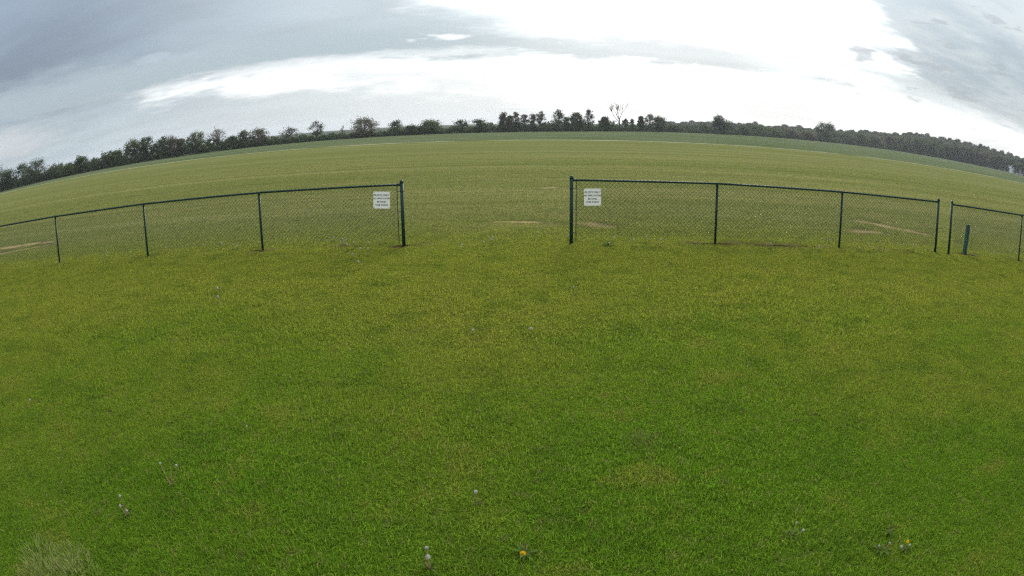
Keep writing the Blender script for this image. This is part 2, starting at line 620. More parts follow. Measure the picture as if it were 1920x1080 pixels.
mb = MB()
pts = []
for k in range(0, 61):
    az = -66 + 132 * k / 60
    p = at_az(az, 6)
    pts.append((p.x, p.y))
b0 = len(mb.v)
for (x, y) in pts:
    mb.v.append((x, 92.6 + 0.35 * math.sin(x * 0.21) + 0.3 * math.sin(x * 0.083), 0.012))
    mb.v.append((x, max(y, 93.5), 0.012))
for k in range(len(pts) - 1):
    mb.f.append((b0 + 2 * k, b0 + 2 * k + 2, b0 + 2 * k + 3, b0 + 2 * k + 1))
tag(mb.build('crop_field', mat_crop()), kind='structure')


# ------------------------------------------------------------------ grass
def blade_patch(name, size, count, h0, h1, w0, w1, lean, seed):
    rng = np.random.default_rng(seed)
    P = rng.uniform(-0.56, 0.56, (count, 2)) * size
    # tufts: pull blades towards random centres
    C = rng.uniform(-0.56, 0.56, (max(6, count // 45), 2)) * size
    idx = rng.integers(0, len(C), count)
    P = P * 0.85 + C[idx] * 0.15 * 1.3
    az = rng.uniform(0, 2 * np.pi, count)
    tall = rng.uniform(0.75, 1.2, len(C)) * np.where(rng.uniform(size=len(C)) < 0.12, 1.4, 1.0)
    h = rng.uniform(h0, h1, count) * rng.choice([0.6, 1.0, 1.0, 1.25], count) * tall[idx]
    w = rng.uniform(w0, w1, count) * np.where(rng.uniform(size=count) < 0.06, 1.8, 1.0)
    ln = np.abs(rng.normal(0, lean, count))
    laz = rng.uniform(0, 2 * np.pi, count)
    d = np.stack([np.cos(az), np.sin(az)], 1) * (w / 2)[:, None]
    L = np.stack([np.cos(laz), np.sin(laz)], 1)
    V = np.zeros((count, 5, 3))
    for j, (t, ww) in enumerate(((0.0, 0.9), (0.55, 1.0))):
        o = L * (ln * h * t * t)[:, None]
        V[:, 2 * j, :2] = P - d * ww + o; V[:, 2 * j + 1, :2] = P + d * ww + o
        V[:, 2 * j, 2] = V[:, 2 * j + 1, 2] = h * t * np.clip(1 - 0.25 * ln * t, 0.3, 1)
    V[:, 4, :2] = P + L * (ln * h)[:, None]
    V[:, 4, 2] = h * np.clip(1 - 0.45 * ln, 0.15, 1)
    base = (np.arange(count) * 5)[:, None]
    F = np.concatenate([base + np.array([[0, 1, 3]]), base + np.array([[0, 3, 2]]), base + np.array([[2, 3, 4]])], 0)
    me = np_mesh(name, V.reshape(-1, 3), F)
    a = me.attributes.new('shade', 'FLOAT', 'POINT')
    sh = np.repeat(rng.uniform(0, 1, count), 5)
    a.data.foreach_set('value', sh.astype(np.float32))
    me.materials.append(MAT_BLADE)
    return me


def soil_cover(X, Y, patches, grow=0.0):
    m = np.zeros_like(X)
    for (cx, cy, a, b, rot, s) in patches:
        c_, s_ = math.cos(rad(rot)), math.sin(rad(rot))
        p = ((X - cx) * c_ + (Y - cy) * s_) / (a + grow)
        q = (-(X - cx) * s_ + (Y - cy) * c_) / (b + grow)
        m = np.maximum(m, (np.hypot(p, q) < 1.0) * s)
    return m


def grass_field(name, label, protos, X, Y, scale, zscale, seed, cat='grass'):
    rng = np.random.default_rng(seed)
    n = len(X)
    me = bpy.data.meshes.new(name)
    me.vertices.add(n)
    co = np.zeros((n, 3), np.float32); co[:, 0] = X; co[:, 1] = Y; co[:, 2] = -0.002
    me.vertices.foreach_set('co', co.ravel())
    for nm, val in (('spin', rng.uniform(0, 2 * np.pi, n)), ('sxy', scale), ('sz', zscale)):
        a = me.attributes.new(nm, 'FLOAT', 'POINT'); a.data.foreach_set('value', np.asarray(val, np.float32))
    a = me.attributes.new('pick', 'INT', 'POINT'); a.data.foreach_set('value', rng.integers(0, len(protos), n).astype(np.int32))
    o = link(name, me)
    tag(o, label, cat, kind='stuff')
    coll = bpy.data.collections.new(name + '_patches')
    for i, pm in enumerate(protos):
        coll.objects.link(bpy.data.objects.new('%s_patch' % name, pm))
    g = bpy.data.node_groups.new(name + '_scatter', 'GeometryNodeTree')
    g.interface.new_socket('Geometry', in_out='INPUT', socket_type='NodeSocketGeometry')
    g.interface.new_socket('Geometry', in_out='OUTPUT', socket_type='NodeSocketGeometry')
    gi = g.nodes.new('NodeGroupInput'); go = g.nodes.new('NodeGroupOutput')
    ci = g.nodes.new('GeometryNodeCollectionInfo')
    ci.inputs['Collection'].default_value = coll
    ci.inputs['Separate Children'].default_value = True
    ci.inputs['Reset Children'].default_value = True
    ip = g.nodes.new('GeometryNodeInstanceOnPoints')
    ip.inputs['Pick Instance'].default_value = True

    def attr(nm, ty='FLOAT'):
        a = g.nodes.new('GeometryNodeInputNamedAttribute'); a.data_type = ty
        a.inputs['Name'].default_value = nm
        return a.outputs['Attribute']
    cr_ = g.nodes.new('ShaderNodeCombineXYZ'); g.links.new(attr('spin'), cr_.inputs[2])
    cs = g.nodes.new('ShaderNodeCombineXYZ')
    sx = attr('sxy'); g.links.new(sx, cs.inputs[0]); g.links.new(sx, cs.inputs[1]); g.links.new(attr('sz'), cs.inputs[2])
    er = g.nodes.new('FunctionNodeEulerToRotation'); g.links.new(cr_.outputs[0], er.inputs[0])
    g.links.new(gi.outputs[0], ip.inputs['Points'])
    g.links.new(ci.outputs[0], ip.inputs['Instance'])
    g.links.new(attr('pick', 'INT'), ip.inputs['Instance Index'])
    g.links.new(er.outputs[0], ip.inputs['Rotation'])
    g.links.new(cs.outputs[0], ip.inputs['Scale'])
    g.links.new(ip.outputs[0], go.inputs[0])
    md = o.modifiers.new('scatter', 'NODES'); md.node_group = g
    return o


def lattice(x0, x1, y0, y1, step, seed, keep):
    rng = np.random.default_rng(seed)
    gx, gy = np.meshgrid(np.arange(x0, x1, step), np.arange(y0, y1, step))
    X = gx.ravel() + rng.uniform(-0.3, 0.3, gx.size) * step
    Y = gy.ravel() + rng.uniform(-0.3, 0.3, gx.size) * step
    k = keep(X, Y)
    return X[k], Y[k]


def wavy(X, Y):
    return (1 + 0.22 * np.sin(X * 1.7 + 0.6 * np.sin(Y * 1.3)) * np.sin(Y * 1.9 + 1.1) + 0.18 * np.sin(X * 0.63 + 2) * np.sin(Y * 0.51 + 0.4))


def bend_line(X):
    return 13.3 - 0.055 * np.abs(X)


near_p = [blade_patch('lawn_patch', 0.36, 1600, 0.020, 0.044, 0.0020, 0.0044, 1.35, 10 + i) for i in range(6)]
mid_p = [blade_patch('lawn_patch', 0.5, 1200, 0.022, 0.046, 0.0036, 0.0072, 1.2, 30 + i) for i in range(6)]
far_p = [blade_patch('field_patch', 0.9, 1500, 0.016, 0.034, 0.006, 0.011, 0.8, 50 + i) for i in range(6)]
inview = lambda X, Y: np.abs(X) < 1.6 * Y + 9.0
X, Y = lattice(-12, 12, -1.2, 6.6, 0.25, 1, lambda X, Y: inview(X, Y))
X2, Y2 = lattice(-24, 24, 6.4, 14.0, 0.36, 2, lambda X, Y: inview(X, Y) & (Y < bend_line(X)) & (soil_cover(X, Y, DARK, 0.16) < 0.5))
grass_field('lawn_grass', 'lush green lawn grass in front of the chain-link fence', near_p, X, Y, np.random.default_rng(3).uniform(0.9, 1.15, len(X)), wavy(X, Y), 4)
grass_field('lawn_turf', 'yellowish green lawn turf running up to the foot of the fence', mid_p, X2, Y2, np.random.default_rng(5).uniform(0.9, 1.15, len(X2)), wavy(X2, Y2) * np.interp(Y2, [8.5, 12.8], [1.0, 0.6]), 6)
X3, Y3 = lattice(-80, 80, 11, 56.0, 0.62, 7, lambda X, Y: (np.random.default_rng(70).uniform(24, 56, len(Y)) > Y) & (np.abs(X) < 1.4 * Y + 6) & (Y > bend_line(X) - 0.4) & (soil_cover(X, Y, SOIL, 0.20) < 0.6) & (soil_cover(X, Y, DARK, 0.16) < 0.5))
grass_field('field_grass', 'short olive mown grass of the field behind the fence', far_p, X3, Y3, np.random.default_rng(8).uniform(0.9, 1.15, len(X3)), wavy(X3 * 0.5, Y3 * 0.5) * np.interp(Y3, [14, 50], [1.0, 0.5]), 9)


# ------------------------------------------------------------------ fence
def mat_paint(name, col, rough=0.4, spec=0.5, var=0.25):
    m, T = material(name)
    tc = T.node('ShaderNodeTexCoord').outputs['Object']
    n = T.noise(tc, 14.0, 5, 0.6)
    n2 = T.noise(tc, 90.0, 3, 0.6)
    c = T.mix(n, tuple(v * (1 - var) for v in col), tuple(v * (1 + var) for v in col))
    finish(T, principled(T, c, T.smooth(n2, 0.3, 0.7, rough - 0.08, rough + 0.12), spec, bump(T, n2, 0.08, 0.002)))
    return m


GREEN = mat_paint('green_vinyl', (0.005, 0.034, 0.027), 0.5, 0.3)
GREEN_WIRE = mat_paint('green_wire', (0.007, 0.036, 0.022), 0.6, 0.2)
GREEN_WOOD = mat_paint('green_stained_wood', (0.012, 0.070, 0.056), 0.6, 0.3, 0.35)
WHITE = mat_paint('white_sign_face', (0.88, 0.88, 0.86), 0.45, 0.4, 0.03)
BLACK = mat_paint('sign_lettering', (0.05, 0.05, 0.06), 0.5, 0.3, 0.1)
PLASTIC = mat_paint('white_plastic_tag', (0.72, 0.75, 0.72), 0.4, 0.4, 0.08)
CLAY = mat_paint('dark_soil', (0.045, 0.030, 0.020), 0.95, 0.05, 0.4)

TERM_R, LINE_R, RAIL_R = 0.036, 0.026, 0.022


def make_post(parent, p, z_rail, terminal, label=None):
    h = z_rail + (0.055 if terminal else -0.012)
    r = TERM_R if terminal else LINE_R
    o = MB().lathe([(r, -0.05), (r, h)], 14).build('post', GREEN, parent, True, p)
    if label:
        o['label'] = label
    if terminal:
        cap = MB().lathe([(r + 0.004, -0.028), (r + 0.004, 0.004), (r * 0.92, 0.02), (r * 0.6, 0.034), (r * 0.2, 0.041)], 14)
    else:
        cap = MB().lathe([(r + 0.003, -0.05), (r + 0.003, 0.0), (r * 0.8, 0.028), (r * 0.5, 0.04)], 12)
    cap.build('post_cap', GREEN, o, True, (0, 0, h))
    if not terminal:
        for zz in (0.38, 0.70, 1.02):
            MB().tube([(-0.034, 0.012, zz - 0.006), (0.0, 0.036, zz), (0.034, 0.012, zz + 0.004), (0.03, -0.036, zz + 0.008), (-0.03, -0.036, zz - 0.008), (-0.034, 0.012, zz - 0.005)], 0.0032, 5).build('tie_wire', GREEN_WIRE, o)
    return o


def chain_mesh(length, z0, z1a, z1b, seed):
    rng = np.random.default_rng(seed)
    W, Vp = 0.086, 0.078
    nw = int(length / (W / 2))
    sx = length / (nw * W / 2)
    nl = int((z1a - z0) / (Vp / 2))
    Vs, Fs = [], []
    r = 0.0042
    i = np.arange(nw)
    j = np.arange(nl + 1)
    ii, jj = np.meshgrid(i, j, indexing='ij')
    right = ((ii + jj) % 2 == 0)
    xx = (ii + right) * (W / 2) * sx
    t = xx / length
    top = z1a * (1 - t) + z1b * t
    zz = z0 + (jj / nl) * (top - z0)
    yy = np.where(right, 0.004, -0.004)
    sag = 0.006 * np.sin(xx * 2.1 + seed) + 0.004 * np.sin(xx * 5.3)
    yy = yy + sag * np.sin(np.pi * jj / nl)
    P = np.stack([xx, yy, zz], -1)          # (nw, nl+1, 3)
    k = 3
    q = 2 * np.pi * np.arange(k) / k
    ring = np.stack([np.cos(q) * r, np.sin(q) * r, np.zeros(k)], 1)
    V = (P[:, :, None, :] + ring[None, None]).reshape(-1, 3)
    def vid(a, b, c): return (a * (nl + 1) + b) * k + c
    F = []
    a, b = np.meshgrid(np.arange(nw), np.arange(nl), indexing='ij')
    for c in range(k):
        c2 = (c + 1) % k
        F.append(np.stack([vid(a, b, c), vid(a, b, c2), vid(a, b + 1, c2), vid(a, b + 1, c)], -1).reshape(-1, 4))
    return np_mesh('chain_link', V, np.concatenate(F, 0))


def make_fence(label, pts, zs, terms, tension_ends, seed):
    root = empty('chain_link_fence', pts[0])
    tag(root, label, 'fence', 'green chain-link fence runs')
    o0 = Vector(pts[0])
    P = [Vector(p) - o0 for p in pts]
    for i, p in enumerate(P):
        make_post(root, p, zs[i], terms[i])
    # top rail: one tube per bay, running from post to post
    for i in range(len(P) - 1):
        a, b = P[i].copy(), P[i + 1].copy()
        a.z, b.z = zs[i], zs[i + 1]
        d = (b - a).normalized()
        a2 = a + d * (TERM_R * 0.9 if terms[i] else 0.0)
        b2 = b - d * (TERM_R * 0.9 if terms[i + 1] else 0.0)
        mid = (a2 + b2) / 2 + Vector((0, 0, -0.006))
        rail = MB().tube([a2, (a2 * 3 + b2) / 4 + Vector((0, 0, -.004)), mid, (a2 + b2 * 3) / 4 + Vector((0, 0, -.004)), b2], RAIL_R, 10).build('top_rail', GREEN, root, True)
        for k, (q, tm) in enumerate(((a2, terms[i]), (b2, terms[i + 1]))):
            if tm:
                e = d if k == 0 else -d
                MB().tube([q - e * 0.002, q + e * 0.06], RAIL_R + 0.006, 10).build('rail_end_cup', GREEN, rail, True)
        # ties holding the mesh to the rail
        n = Vector((-d.y, d.x, 0)).normalized()
        if n.y > 0:
            n = -n                                  # towards the lawn
        # mesh hung on the lawn side of the posts
        off = n * (LINE_R + 0.008)
        ga = TERM_R + 0.055 if terms[i] else 0.0
        gb = TERM_R + 0.055 if terms[i + 1] else 0.0
        length = (Vector((b.x, b.y, 0)) - Vector((a.x, a.y, 0))).length - ga - gb
        me = chain_mesh(length, 0.165, zs[i] + 0.028, zs[i + 1] + 0.028, seed + i)
        mo = link('chain_link_mesh', me, GREEN_WIRE, root)
        hd = Vector((d.x, d.y, 0)).normalized()
        mo.location = Vector((a.x, a.y, 0)) + hd * ga + off
        mo.rotation_euler = (0, 0, math.atan2(d.y, d.x))
        # flat tension bar and bands next to a terminal post
        for k, (pp, tm, z, e) in enumerate(((P[i], terms[i], zs[i], hd), (P[i + 1], terms[i + 1], zs[i + 1], -hd))):
            if not tm or not ((i == 0 and k == 0 and tension_ends[0]) or (i == len(P) - 2 and k == 1 and tension_ends[1])):
                continue
            q = pp + e * (TERM_R + 0.055) + off * 1.0
            MB().tube([(q.x, q.y, 0.075), (q.x, q.y, z + 0.01)], 0.0085, 6).build('tension_bar', GREEN, root)
            for zz in (0.24, 0.72, 1.13):
                band = MB()
                band.lathe([(TERM_R + 0.004, -0.012), (TERM_R + 0.004, 0.012)], 12, (pp.x, pp.y, zz))
                band.tube([Vector((pp.x, pp.y, zz)) + e * 0.02 + off * 0.6, Vector((q.x, q.y, zz))], 0.008, 6)
                band.build('tension_band', GREEN, root)
    return root


def G2(px, py): return ground(px, py)


Lp = [G2(757.5, 462), G2(493, 470), G2(277.5, 481), G2(112, 493)]
Lp.append(Lp[3] + (Lp[3] - Lp[2]))
Lz = [1.268, 1.255, 1.240, 1.222, 1.21]
Rp = [G2(1071, 457), G2(1340.5, 457.5), G2(1573, 464.5), G2(1753, 473.7)]
Rz = [1.300, 1.282, 1.266, 1.266]
Rp2 = [G2(1778, 477.5), G2(1909.5, 488)]
Rp2.append(Rp2[1] + (Rp2[1] - Rp2[0]))
Rz2 = [1.262, 1.255, 1.25]
make_fence('dark green chain-link fence run ending at the gap, left of the opening', Lp, Lz, [1, 0, 0, 0, 0], (1, 0), 3)
make_fence('dark green chain-link fence run of three bays, right of the opening', Rp, Rz, [1, 0, 0, 1], (1, 0), 13)
make_fence('dark green chain-link fence run with the short green marker post behind it', Rp2, Rz2, [1, 0, 0], (0, 0), 23)


# signs on the mesh
def text_mesh(body, size):
    cu = bpy.data.curves.new('lettering', 'FONT')
    cu.body = body; cu.size = size; cu.align_x = 'CENTER'; cu.align_y = 'CENTER'
    cu.extrude = 0.0006; cu.offset = 0.0009; cu.space_character = 1.05
    ob = bpy.data.objects.new('lettering', cu)
    COL.objects.link(ob)
    bpy.context.view_layer.update()
    me = bpy.data.meshes.new_from_object(ob.evaluated_get(bpy.context.evaluated_depsgraph_get()))
    bpy.data.objects.remove(ob)
    return me


def make_sign(label, pa, pb, tpos, z, tilt):
    """pa..pb fence bay, tpos metres from pa"""
    d = (pb - pa); d.z = 0; d.normalize()
    n = Vector((-d.y, d.x, 0))
    if n.y > 0: n = -n
    loc = pa + d * tpos + n * 0.055
    root = empty('fence_sign', (loc.x, loc.y, z))
    # local frame: X to the right seen from the lawn, Y up, Z towards the viewer
    right = Vector((-n.y, n.x, 0))
    Mx = Matrix(((right.x, 0, n.x, loc.x), (right.y, 0, n.y, loc.y), (0, 1, 0, z), (0, 0, 0, 1)))
    root.matrix_world = Mx @ Matrix.Rotation(rad(tilt), 4, 'Z')
    tag(root, label, 'sign', 'white notice signs on the fence')
    s = 0.172; c = 0.014
    prof = []
    for qx, qy, a0 in ((s - c, s - c, 0), (-s + c, s - c, 90), (-s + c, -s + c, 180), (s - c, -s + c, 270)):
        for k in range(4):
            a = rad(a0 + 30 * k)
            prof.append((qx + c * math.cos(a), qy + c * math.sin(a)))
    b = MB(); nn = len(prof)
    for zz in (0.0, 0.004):
        b.v.extend((x, y, zz) for x, y in prof)
    b.f.append(tuple(reversed(range(nn)))); b.f.append(tuple(range(nn, 2 * nn)))
    for k in range(nn):
        b.f.append((k, (k + 1) % nn, nn + (k + 1) % nn, nn + k))
    panel = b.build('sign_panel', WHITE, root)
    for txt, yy, sz in (('PILOTS ONLY', 0.098, 0.051), ('NO SPECTATORS', 0.032, 0.044), ('BEYOND', -0.036, 0.046), ('THIS POINT', -0.102, 0.048)):
        me = text_mesh(txt, sz)
        link('lettering', me, BLACK, panel, (0, yy, 0.0056))
    for x in (-1, 1):
        for y in (-1, 1):
            MB().tube([(x * 0.153, y * 0.153, 0.003), (x * 0.153, y * 0.153, 0.0075)], 0.006, 8).build('cable_tie', BLACK, root)


def bay_pos(pa, pb, px, py_ground):
    # metres along the bay where the azimuth of px meets it
    dr = ray(px, py_ground); dr = Vector((dr.x, dr.y)).normalized()
    d = Vector((pb.x - pa.x, pb.y - pa.y)).normalized()
    # pa + t d = s dr
    det = d.x * (-dr.y) - (-dr.x) * d.y
    t = ((-pa.x) * (-dr.y) - (-dr.x) * (-pa.y)) / det
    s = (pa + Vector((d.x, d.y, 0)) * t)
    return t, math.hypot(s.x, s.y)


t1, r1 = bay_pos(Lp[0], Lp[1], 716.5, 374.5)
make_sign('white square notice sign hung slightly askew on the fence left of the opening', Lp[0], Lp[1], t1, CAM_H + r1 * elev(716.5, 374.5), -2.5)
t2, r2 = bay_pos(Rp[0], Rp[1], 1110.4, 369)
make_sign('white square notice sign hung level on the fence right of the opening', Rp[0], Rp[1], t2, CAM_H + r2 * elev(1110.4, 369), 0.6)

# short green post behind the right-hand fence run
mp = ground(1809, 477.5) + Vector((0.09, 0.12, 0))
root = empty('marker_post', mp)
root.rotation_euler = (0, rad(4.5), rad(-14))
tag(root, 'short square green wooden marker post with a pale tag behind the fence', 'post')
w = 0.052
b = MB()
b.box((-w, -w, -0.05), (w, w, 0.76))
b.box((-w + 0.006, -w + 0.006, 0.76), (w - 0.006, w - 0.006, 0.767))
po = b.build('timber_post', GREEN_WOOD, root)
MB().poly([(w + 0.004, -w - 0.004, 0.75), (w + 0.05, -w - 0.006, 0.66), (w + 0.062, -w - 0.002, 0.60), (w + 0.05, -w + 0.002, 0.60), (w + 0.03, -w - 0.002, 0.68), (w + 0.001, -w - 0.002, 0.72)]).build('plastic_tag', PLASTIC, root)
sl = root.children[-1].modifiers.new('thickness', 'SOLIDIFY'); sl.thickness = 0.004


# ------------------------------------------------------------------ hills and far terrain
def mat_hill():
    m, T = material('far_hill_cover')
    pos = T.node('ShaderNodeNewGeometry').outputs['Position']
    n = T.noise(pos, 0.012, 5, 0.6, 0.3)
    n2 = T.noise(pos, 0.06, 4, 0.6)
    c = T.mix(T.smooth(n, 0.42, 0.58), (0.060, 0.078, 0.062), (0.100, 0.118, 0.085))
    c = T.mix(T.smooth(n2, 0.5, 0.65), c, (0.042, 0.056, 0.044))
    df = T.node('ShaderNodeBsdfDiffuse'); T.put(df.inputs['Color'], c)
    finish(T, df.outputs[0])
    return m


def ridge_sheet(prof, R0, R1, name, mat, az0, az1, n=90, deep=6, rough=0.0):
    """terrain rising from z=0 at distance R0 to a crest at R1 whose height follows prof(az) (tangent of elevation)"""
    b = MB()
    for i in range(n + 1):
        az = az0 + (az1 - az0) * i / n
        zc = max(0.0, CAM_H + R1 * prof(az))
        for j in range(deep + 3):
            t = min(j / deep, 1.0)
            R = R0 + (R1 - R0) * j / deep
            z = zc * (t * t * (3 - 2 * t)) if j <= deep else zc * (0.6 if j == deep + 1 else -0.05)
            z += rough * math.sin(az * 3.1 + j) * t
            b.v.append((R * math.sin(rad(az)), R * math.cos(rad(az)), z - 0.3 * (1 - t)))
    k = deep + 3
    for i in range(n):
        for j in range(k - 1):
            b.f.append((i * k + j, (i + 1) * k + j, (i + 1) * k + j + 1, i * k + j + 1))
    o = b.build(name, mat, None, True)
    tag(o, kind='structure')
    return o


HILL = mat_hill()
fp = [(-60, 258), (-30, 258)]
far_px = [(500, 262), (560, 254), (620, 248), (660, 245), (720, 240), (780, 238), (830, 234), (880, 237), (940, 238), (1060, 238), (1300, 243)]
fa = [(px_az(x, y), elev(x, y)) for x, y in far_px]
fa = [(-70, -0.001), (-32, -0.001)] + fa + [(70, 0.0)]
far_prof = lambda az: float(np.interp(az, [a for a, _ in fa], [e for _, e in fa]))
ridge_sheet(far_prof, 900, 2000, 'hills', HILL, -64, 30)

# wooded rise on the right: crest line as seen in the photograph
wood_px = [(1236, 236), (1260, 231), (1320, 228), (1350, 231), (1380, 231), (1410, 229), (1440, 236), (1480, 235), (1520, 241), (1570, 245), (1600, 244), (1640, 247), (1680, 249), (1740, 252), (1800, 264), (1850, 276), (1880, 286), (1915, 297)]
wa = [(px_az(x, y), elev(x, y)) for x, y in wood_px]
wa = wa + [(wa[-1][0] + 8, wa[-1][1] * 0.95), (75, wa[-1][1] * 0.6)]
wood_prof = lambda az: float(np.interp(az, [a for a, _ in wa], [e for _, e in wa]))
WOOD_R0, WOOD_R1 = 395.0, 560.0
ridge_sheet(lambda az: max(-0.004, wood_prof(az) * 0.55 - 0.004) if az > 13 else -CAM_H / WOOD_R1, 380, WOOD_R1, 'hill', HILL, 12, 66, 60)


# ------------------------------------------------------------------ trees
def mat_leaf(name, c0, c1):
    m, T = material(name)
    pos = T.node('ShaderNodeNewGeometry').outputs['Position']
    n = T.noise(pos, 0.55, 3, 0.6)
    n2 = T.noise(pos, 4.0, 2, 0.6)
    c = T.mix(T.smooth(T.add(T.mul(n, 0.6), T.mul(n2, 0.4)), 0.35, 0.65), c0, c1)
    df = T.node('ShaderNodeBsdfDiffuse'); T.put(df.inputs['Color'], c)
    tr = T.node('ShaderNodeBsdfTranslucent'); T.put(tr.inputs['Color'], c)
    mx = T.node('ShaderNodeMixShader'); mx.inputs[0].default_value = 0.35
    T.put(mx.inputs[1], df.outputs[0]); T.put(mx.inputs[2], tr.outputs[0])
    finish(T, mx.outputs[0])
    return m


LEAF = {
    'dark': mat_leaf('dark_leaves', (0.048, 0.070, 0.034), (0.100, 0.130, 0.058)),
    'green': mat_leaf('green_leaves', (0.060, 0.090, 0.034), (0.130, 0.160, 0.062)),
    'grey': mat_leaf('grey_green_leaves', (0.078, 0.096, 0.058), (0.145, 0.168, 0.096)),
    'brown': mat_leaf('brown_budding_leaves', (0.090, 0.084, 0.056), (0.165, 0.150, 0.098)),
}


def mat_bark():
    m, T = material('bark')
    tc = T.node('ShaderNodeTexCoord').outputs['Object']
    n = T.noise(tc, 3.0, 5, 0.65)
    finish(T, principled(T, T.mix(n, (0.045, 0.038, 0.034), (0.12, 0.10, 0.088)), 0.9, 0.1, bump(T, n, 0.5, 0.05)))
    return m


BARK = mat_bark()

STYLES = {  # crown bottom, clumps, leaves per clump, clump radius (of width), twigs per limb, roundness
    'round':   dict(bot=0.10, clumps=60, leaves=58, cr=0.155, twigs=3, top=0.50),
    'dense':   dict(bot=0.00, clumps=64, leaves=70, cr=0.165, twigs=1, top=0.50),
    'oval':    dict(bot=0.10, clumps=44, leaves=55, cr=0.210, twigs=3, top=0.45),
    'sparse':  dict(bot=0.24, clumps=46, leaves=18, cr=0.130, twigs=6, top=0.60),
    'forked':  dict(bot=0.22, clumps=34, leaves=34, cr=0.170, twigs=5, top=0.70),
    'tiered':  dict(bot=0.14, clumps=34, leaves=40, cr=0.200, twigs=4, top=0.45),
    'bare':    dict(bot=0.36, clumps=30, leaves=0,  cr=0.10, twigs=14, top=0.75),
    'snag':    dict(bot=0.35, clumps=10, leaves=5,  cr=0.16, twigs=6, top=0.4),
}


def leaf_quads(rng, C, size):
    n = len(C)
    a = rng.normal(size=(n, 3)); a /= np.linalg.norm(a, axis=1)[:, None]
    b = rng.normal(size=(n, 3)); b -= a * (a * b).sum(1)[:, None]; b /= np.linalg.norm(b, axis=1)[:, None]
    sz = (size * rng.uniform(0.6, 1.4, n))[:, None]
    V = np.stack([C - a * sz, C - b * sz * 0.55, C + a * sz, C + b * sz * 0.55], 1)
    F = np.arange(n * 4).reshape(n, 4)
    return V.reshape(-1, 3), F


def tree_geo(seed, h, w, style, lean=0.0, leaf=0.24, limbs=True):
    st = STYLES[style]
    rng = np.random.default_rng(seed)
    b = MB()
    bot = st['bot'] * h
    tops = 0.55 * h if style not in ('bare', 'snag', 'forked') else 0.42 * h
    tr = max(0.07, h * 0.017)
    tp = [Vector((0, 0, -0.2))]
    wand = Vector((0, 0, 0))
    for k in range(1, 5):
        wand += Vector(rng.normal(0, 0.012 * h, 2).tolist() + [0]) + Vector((lean * h * 0.08, 0, 0))
        tp.append(Vector((wand.x, wand.y, tops * k / 4)))
    if limbs:
        b.tube(tp, [tr * (1.25 - 0.14 * k) for k in range(5)], 6)
    C, L = [], []
    for i in range(st['clumps']):
        # point in the crown envelope
        q = rng.uniform(0, 2 * np.pi)
        t = rng.uniform(0.0, 1.0) ** 0.8
        zc = bot + (h - bot) * (0.08 + 0.90 * t)
        env = math.sin(math.pi * min(0.97, max(0.06, (t * 0.86 + 0.12)))) ** st['top']
        rr = (w / 2) * env * math.sqrt(rng.uniform(0.08, 1.0)) * rng.uniform(0.72, 1.02)
        c = Vector((rr * math.cos(q) + lean * zc * 0.22, rr * math.sin(q), zc - 0.03 * h))
        zt = min(tops, max(bot * 0.7, c.z * rng.uniform(0.45, 0.75)))
        k = min(3, int(zt / tops * 4)); f = zt / tops * 4 - k
        s0 = tp[k].lerp(tp[k + 1], f)
        mid = s0.lerp(c, 0.5) + Vector((0, 0, 0.05 * h * rng.uniform(-0.3, 1.0)))
        if limbs:
            lr = tr * rng.uniform(0.28, 0.5)
            b.tube([s0, mid, c], [lr, lr * 0.7, lr * 0.3], 4, False)
            for _ in range(st['twigs']):
                p0 = mid.lerp(c, rng.uniform(0.1, 1.0))
                dv = (c - s0).normalized() * rng.uniform(0.3, 1.0) + Vector(rng.normal(0, 0.5, 3).tolist()) + Vector((0, 0, 0.45))
                ln = (0.11 if style == 'bare' else 0.09) * max(h, w) * rng.uniform(0.5, 1.2)
                p1 = p0 + dv.normalized() * ln
                b.tube([p0, p1], [max(0.035, lr * 0.4), 0.02], 3, False)
        rc = st['cr'] * w * rng.uniform(0.65, 1.25)
        m = int(st['leaves'] * rng.uniform(0.6, 1.3))
        if m:
            pts = rng.normal(size=(m, 3)); pts /= np.linalg.norm(pts, axis=1)[:, None]
            pts *= (rng.uniform(0.1, 1.25, m))[:, None] * np.array([1.2, 1.2, 0.85]) * rc
            C.append(pts + np.array(c))
    if C:
        C = np.concatenate(C, 0)
        C[:, 2] = np.clip(C[:, 2], 0.1, None)
        V, F = leaf_quads(rng, C, leaf)
    else:
        V, F = None, None
    return b, V, F


def plant_tree(px, top, wpx, style, leaf, label, name='tree', cat='tree', group='trees along the far hedgerow', off=0.0, lean=0.0, lsize=None, seed=None):
    az = px_az(px, top + 20)
    p = at_az(az, off)
    R = math.hypot(p.x, p.y)
    h = CAM_H + R * elev(px, top)
    e0, e1 = px_az(px - wpx / 2, top + 20), px_az(px + wpx / 2, top + 20)
    w = rad(e1 - e0) * R * (1.25 if px < 460 else 1.14)
    root = empty(name, p, rad((px * 37) % 360) if lean == 0 else 0.0)
    tag(root, label, cat, group)
    ls = lsize or max(0.14, R * 0.00092)
    b, V, F = tree_geo(seed or int(px * 7 + top), h, w, style, lean, ls)
    b.build('trunk', BARK, root, True)
    if V is not None:
        link('crown', np_mesh('crown', V, F), LEAF[leaf], root)
    return root


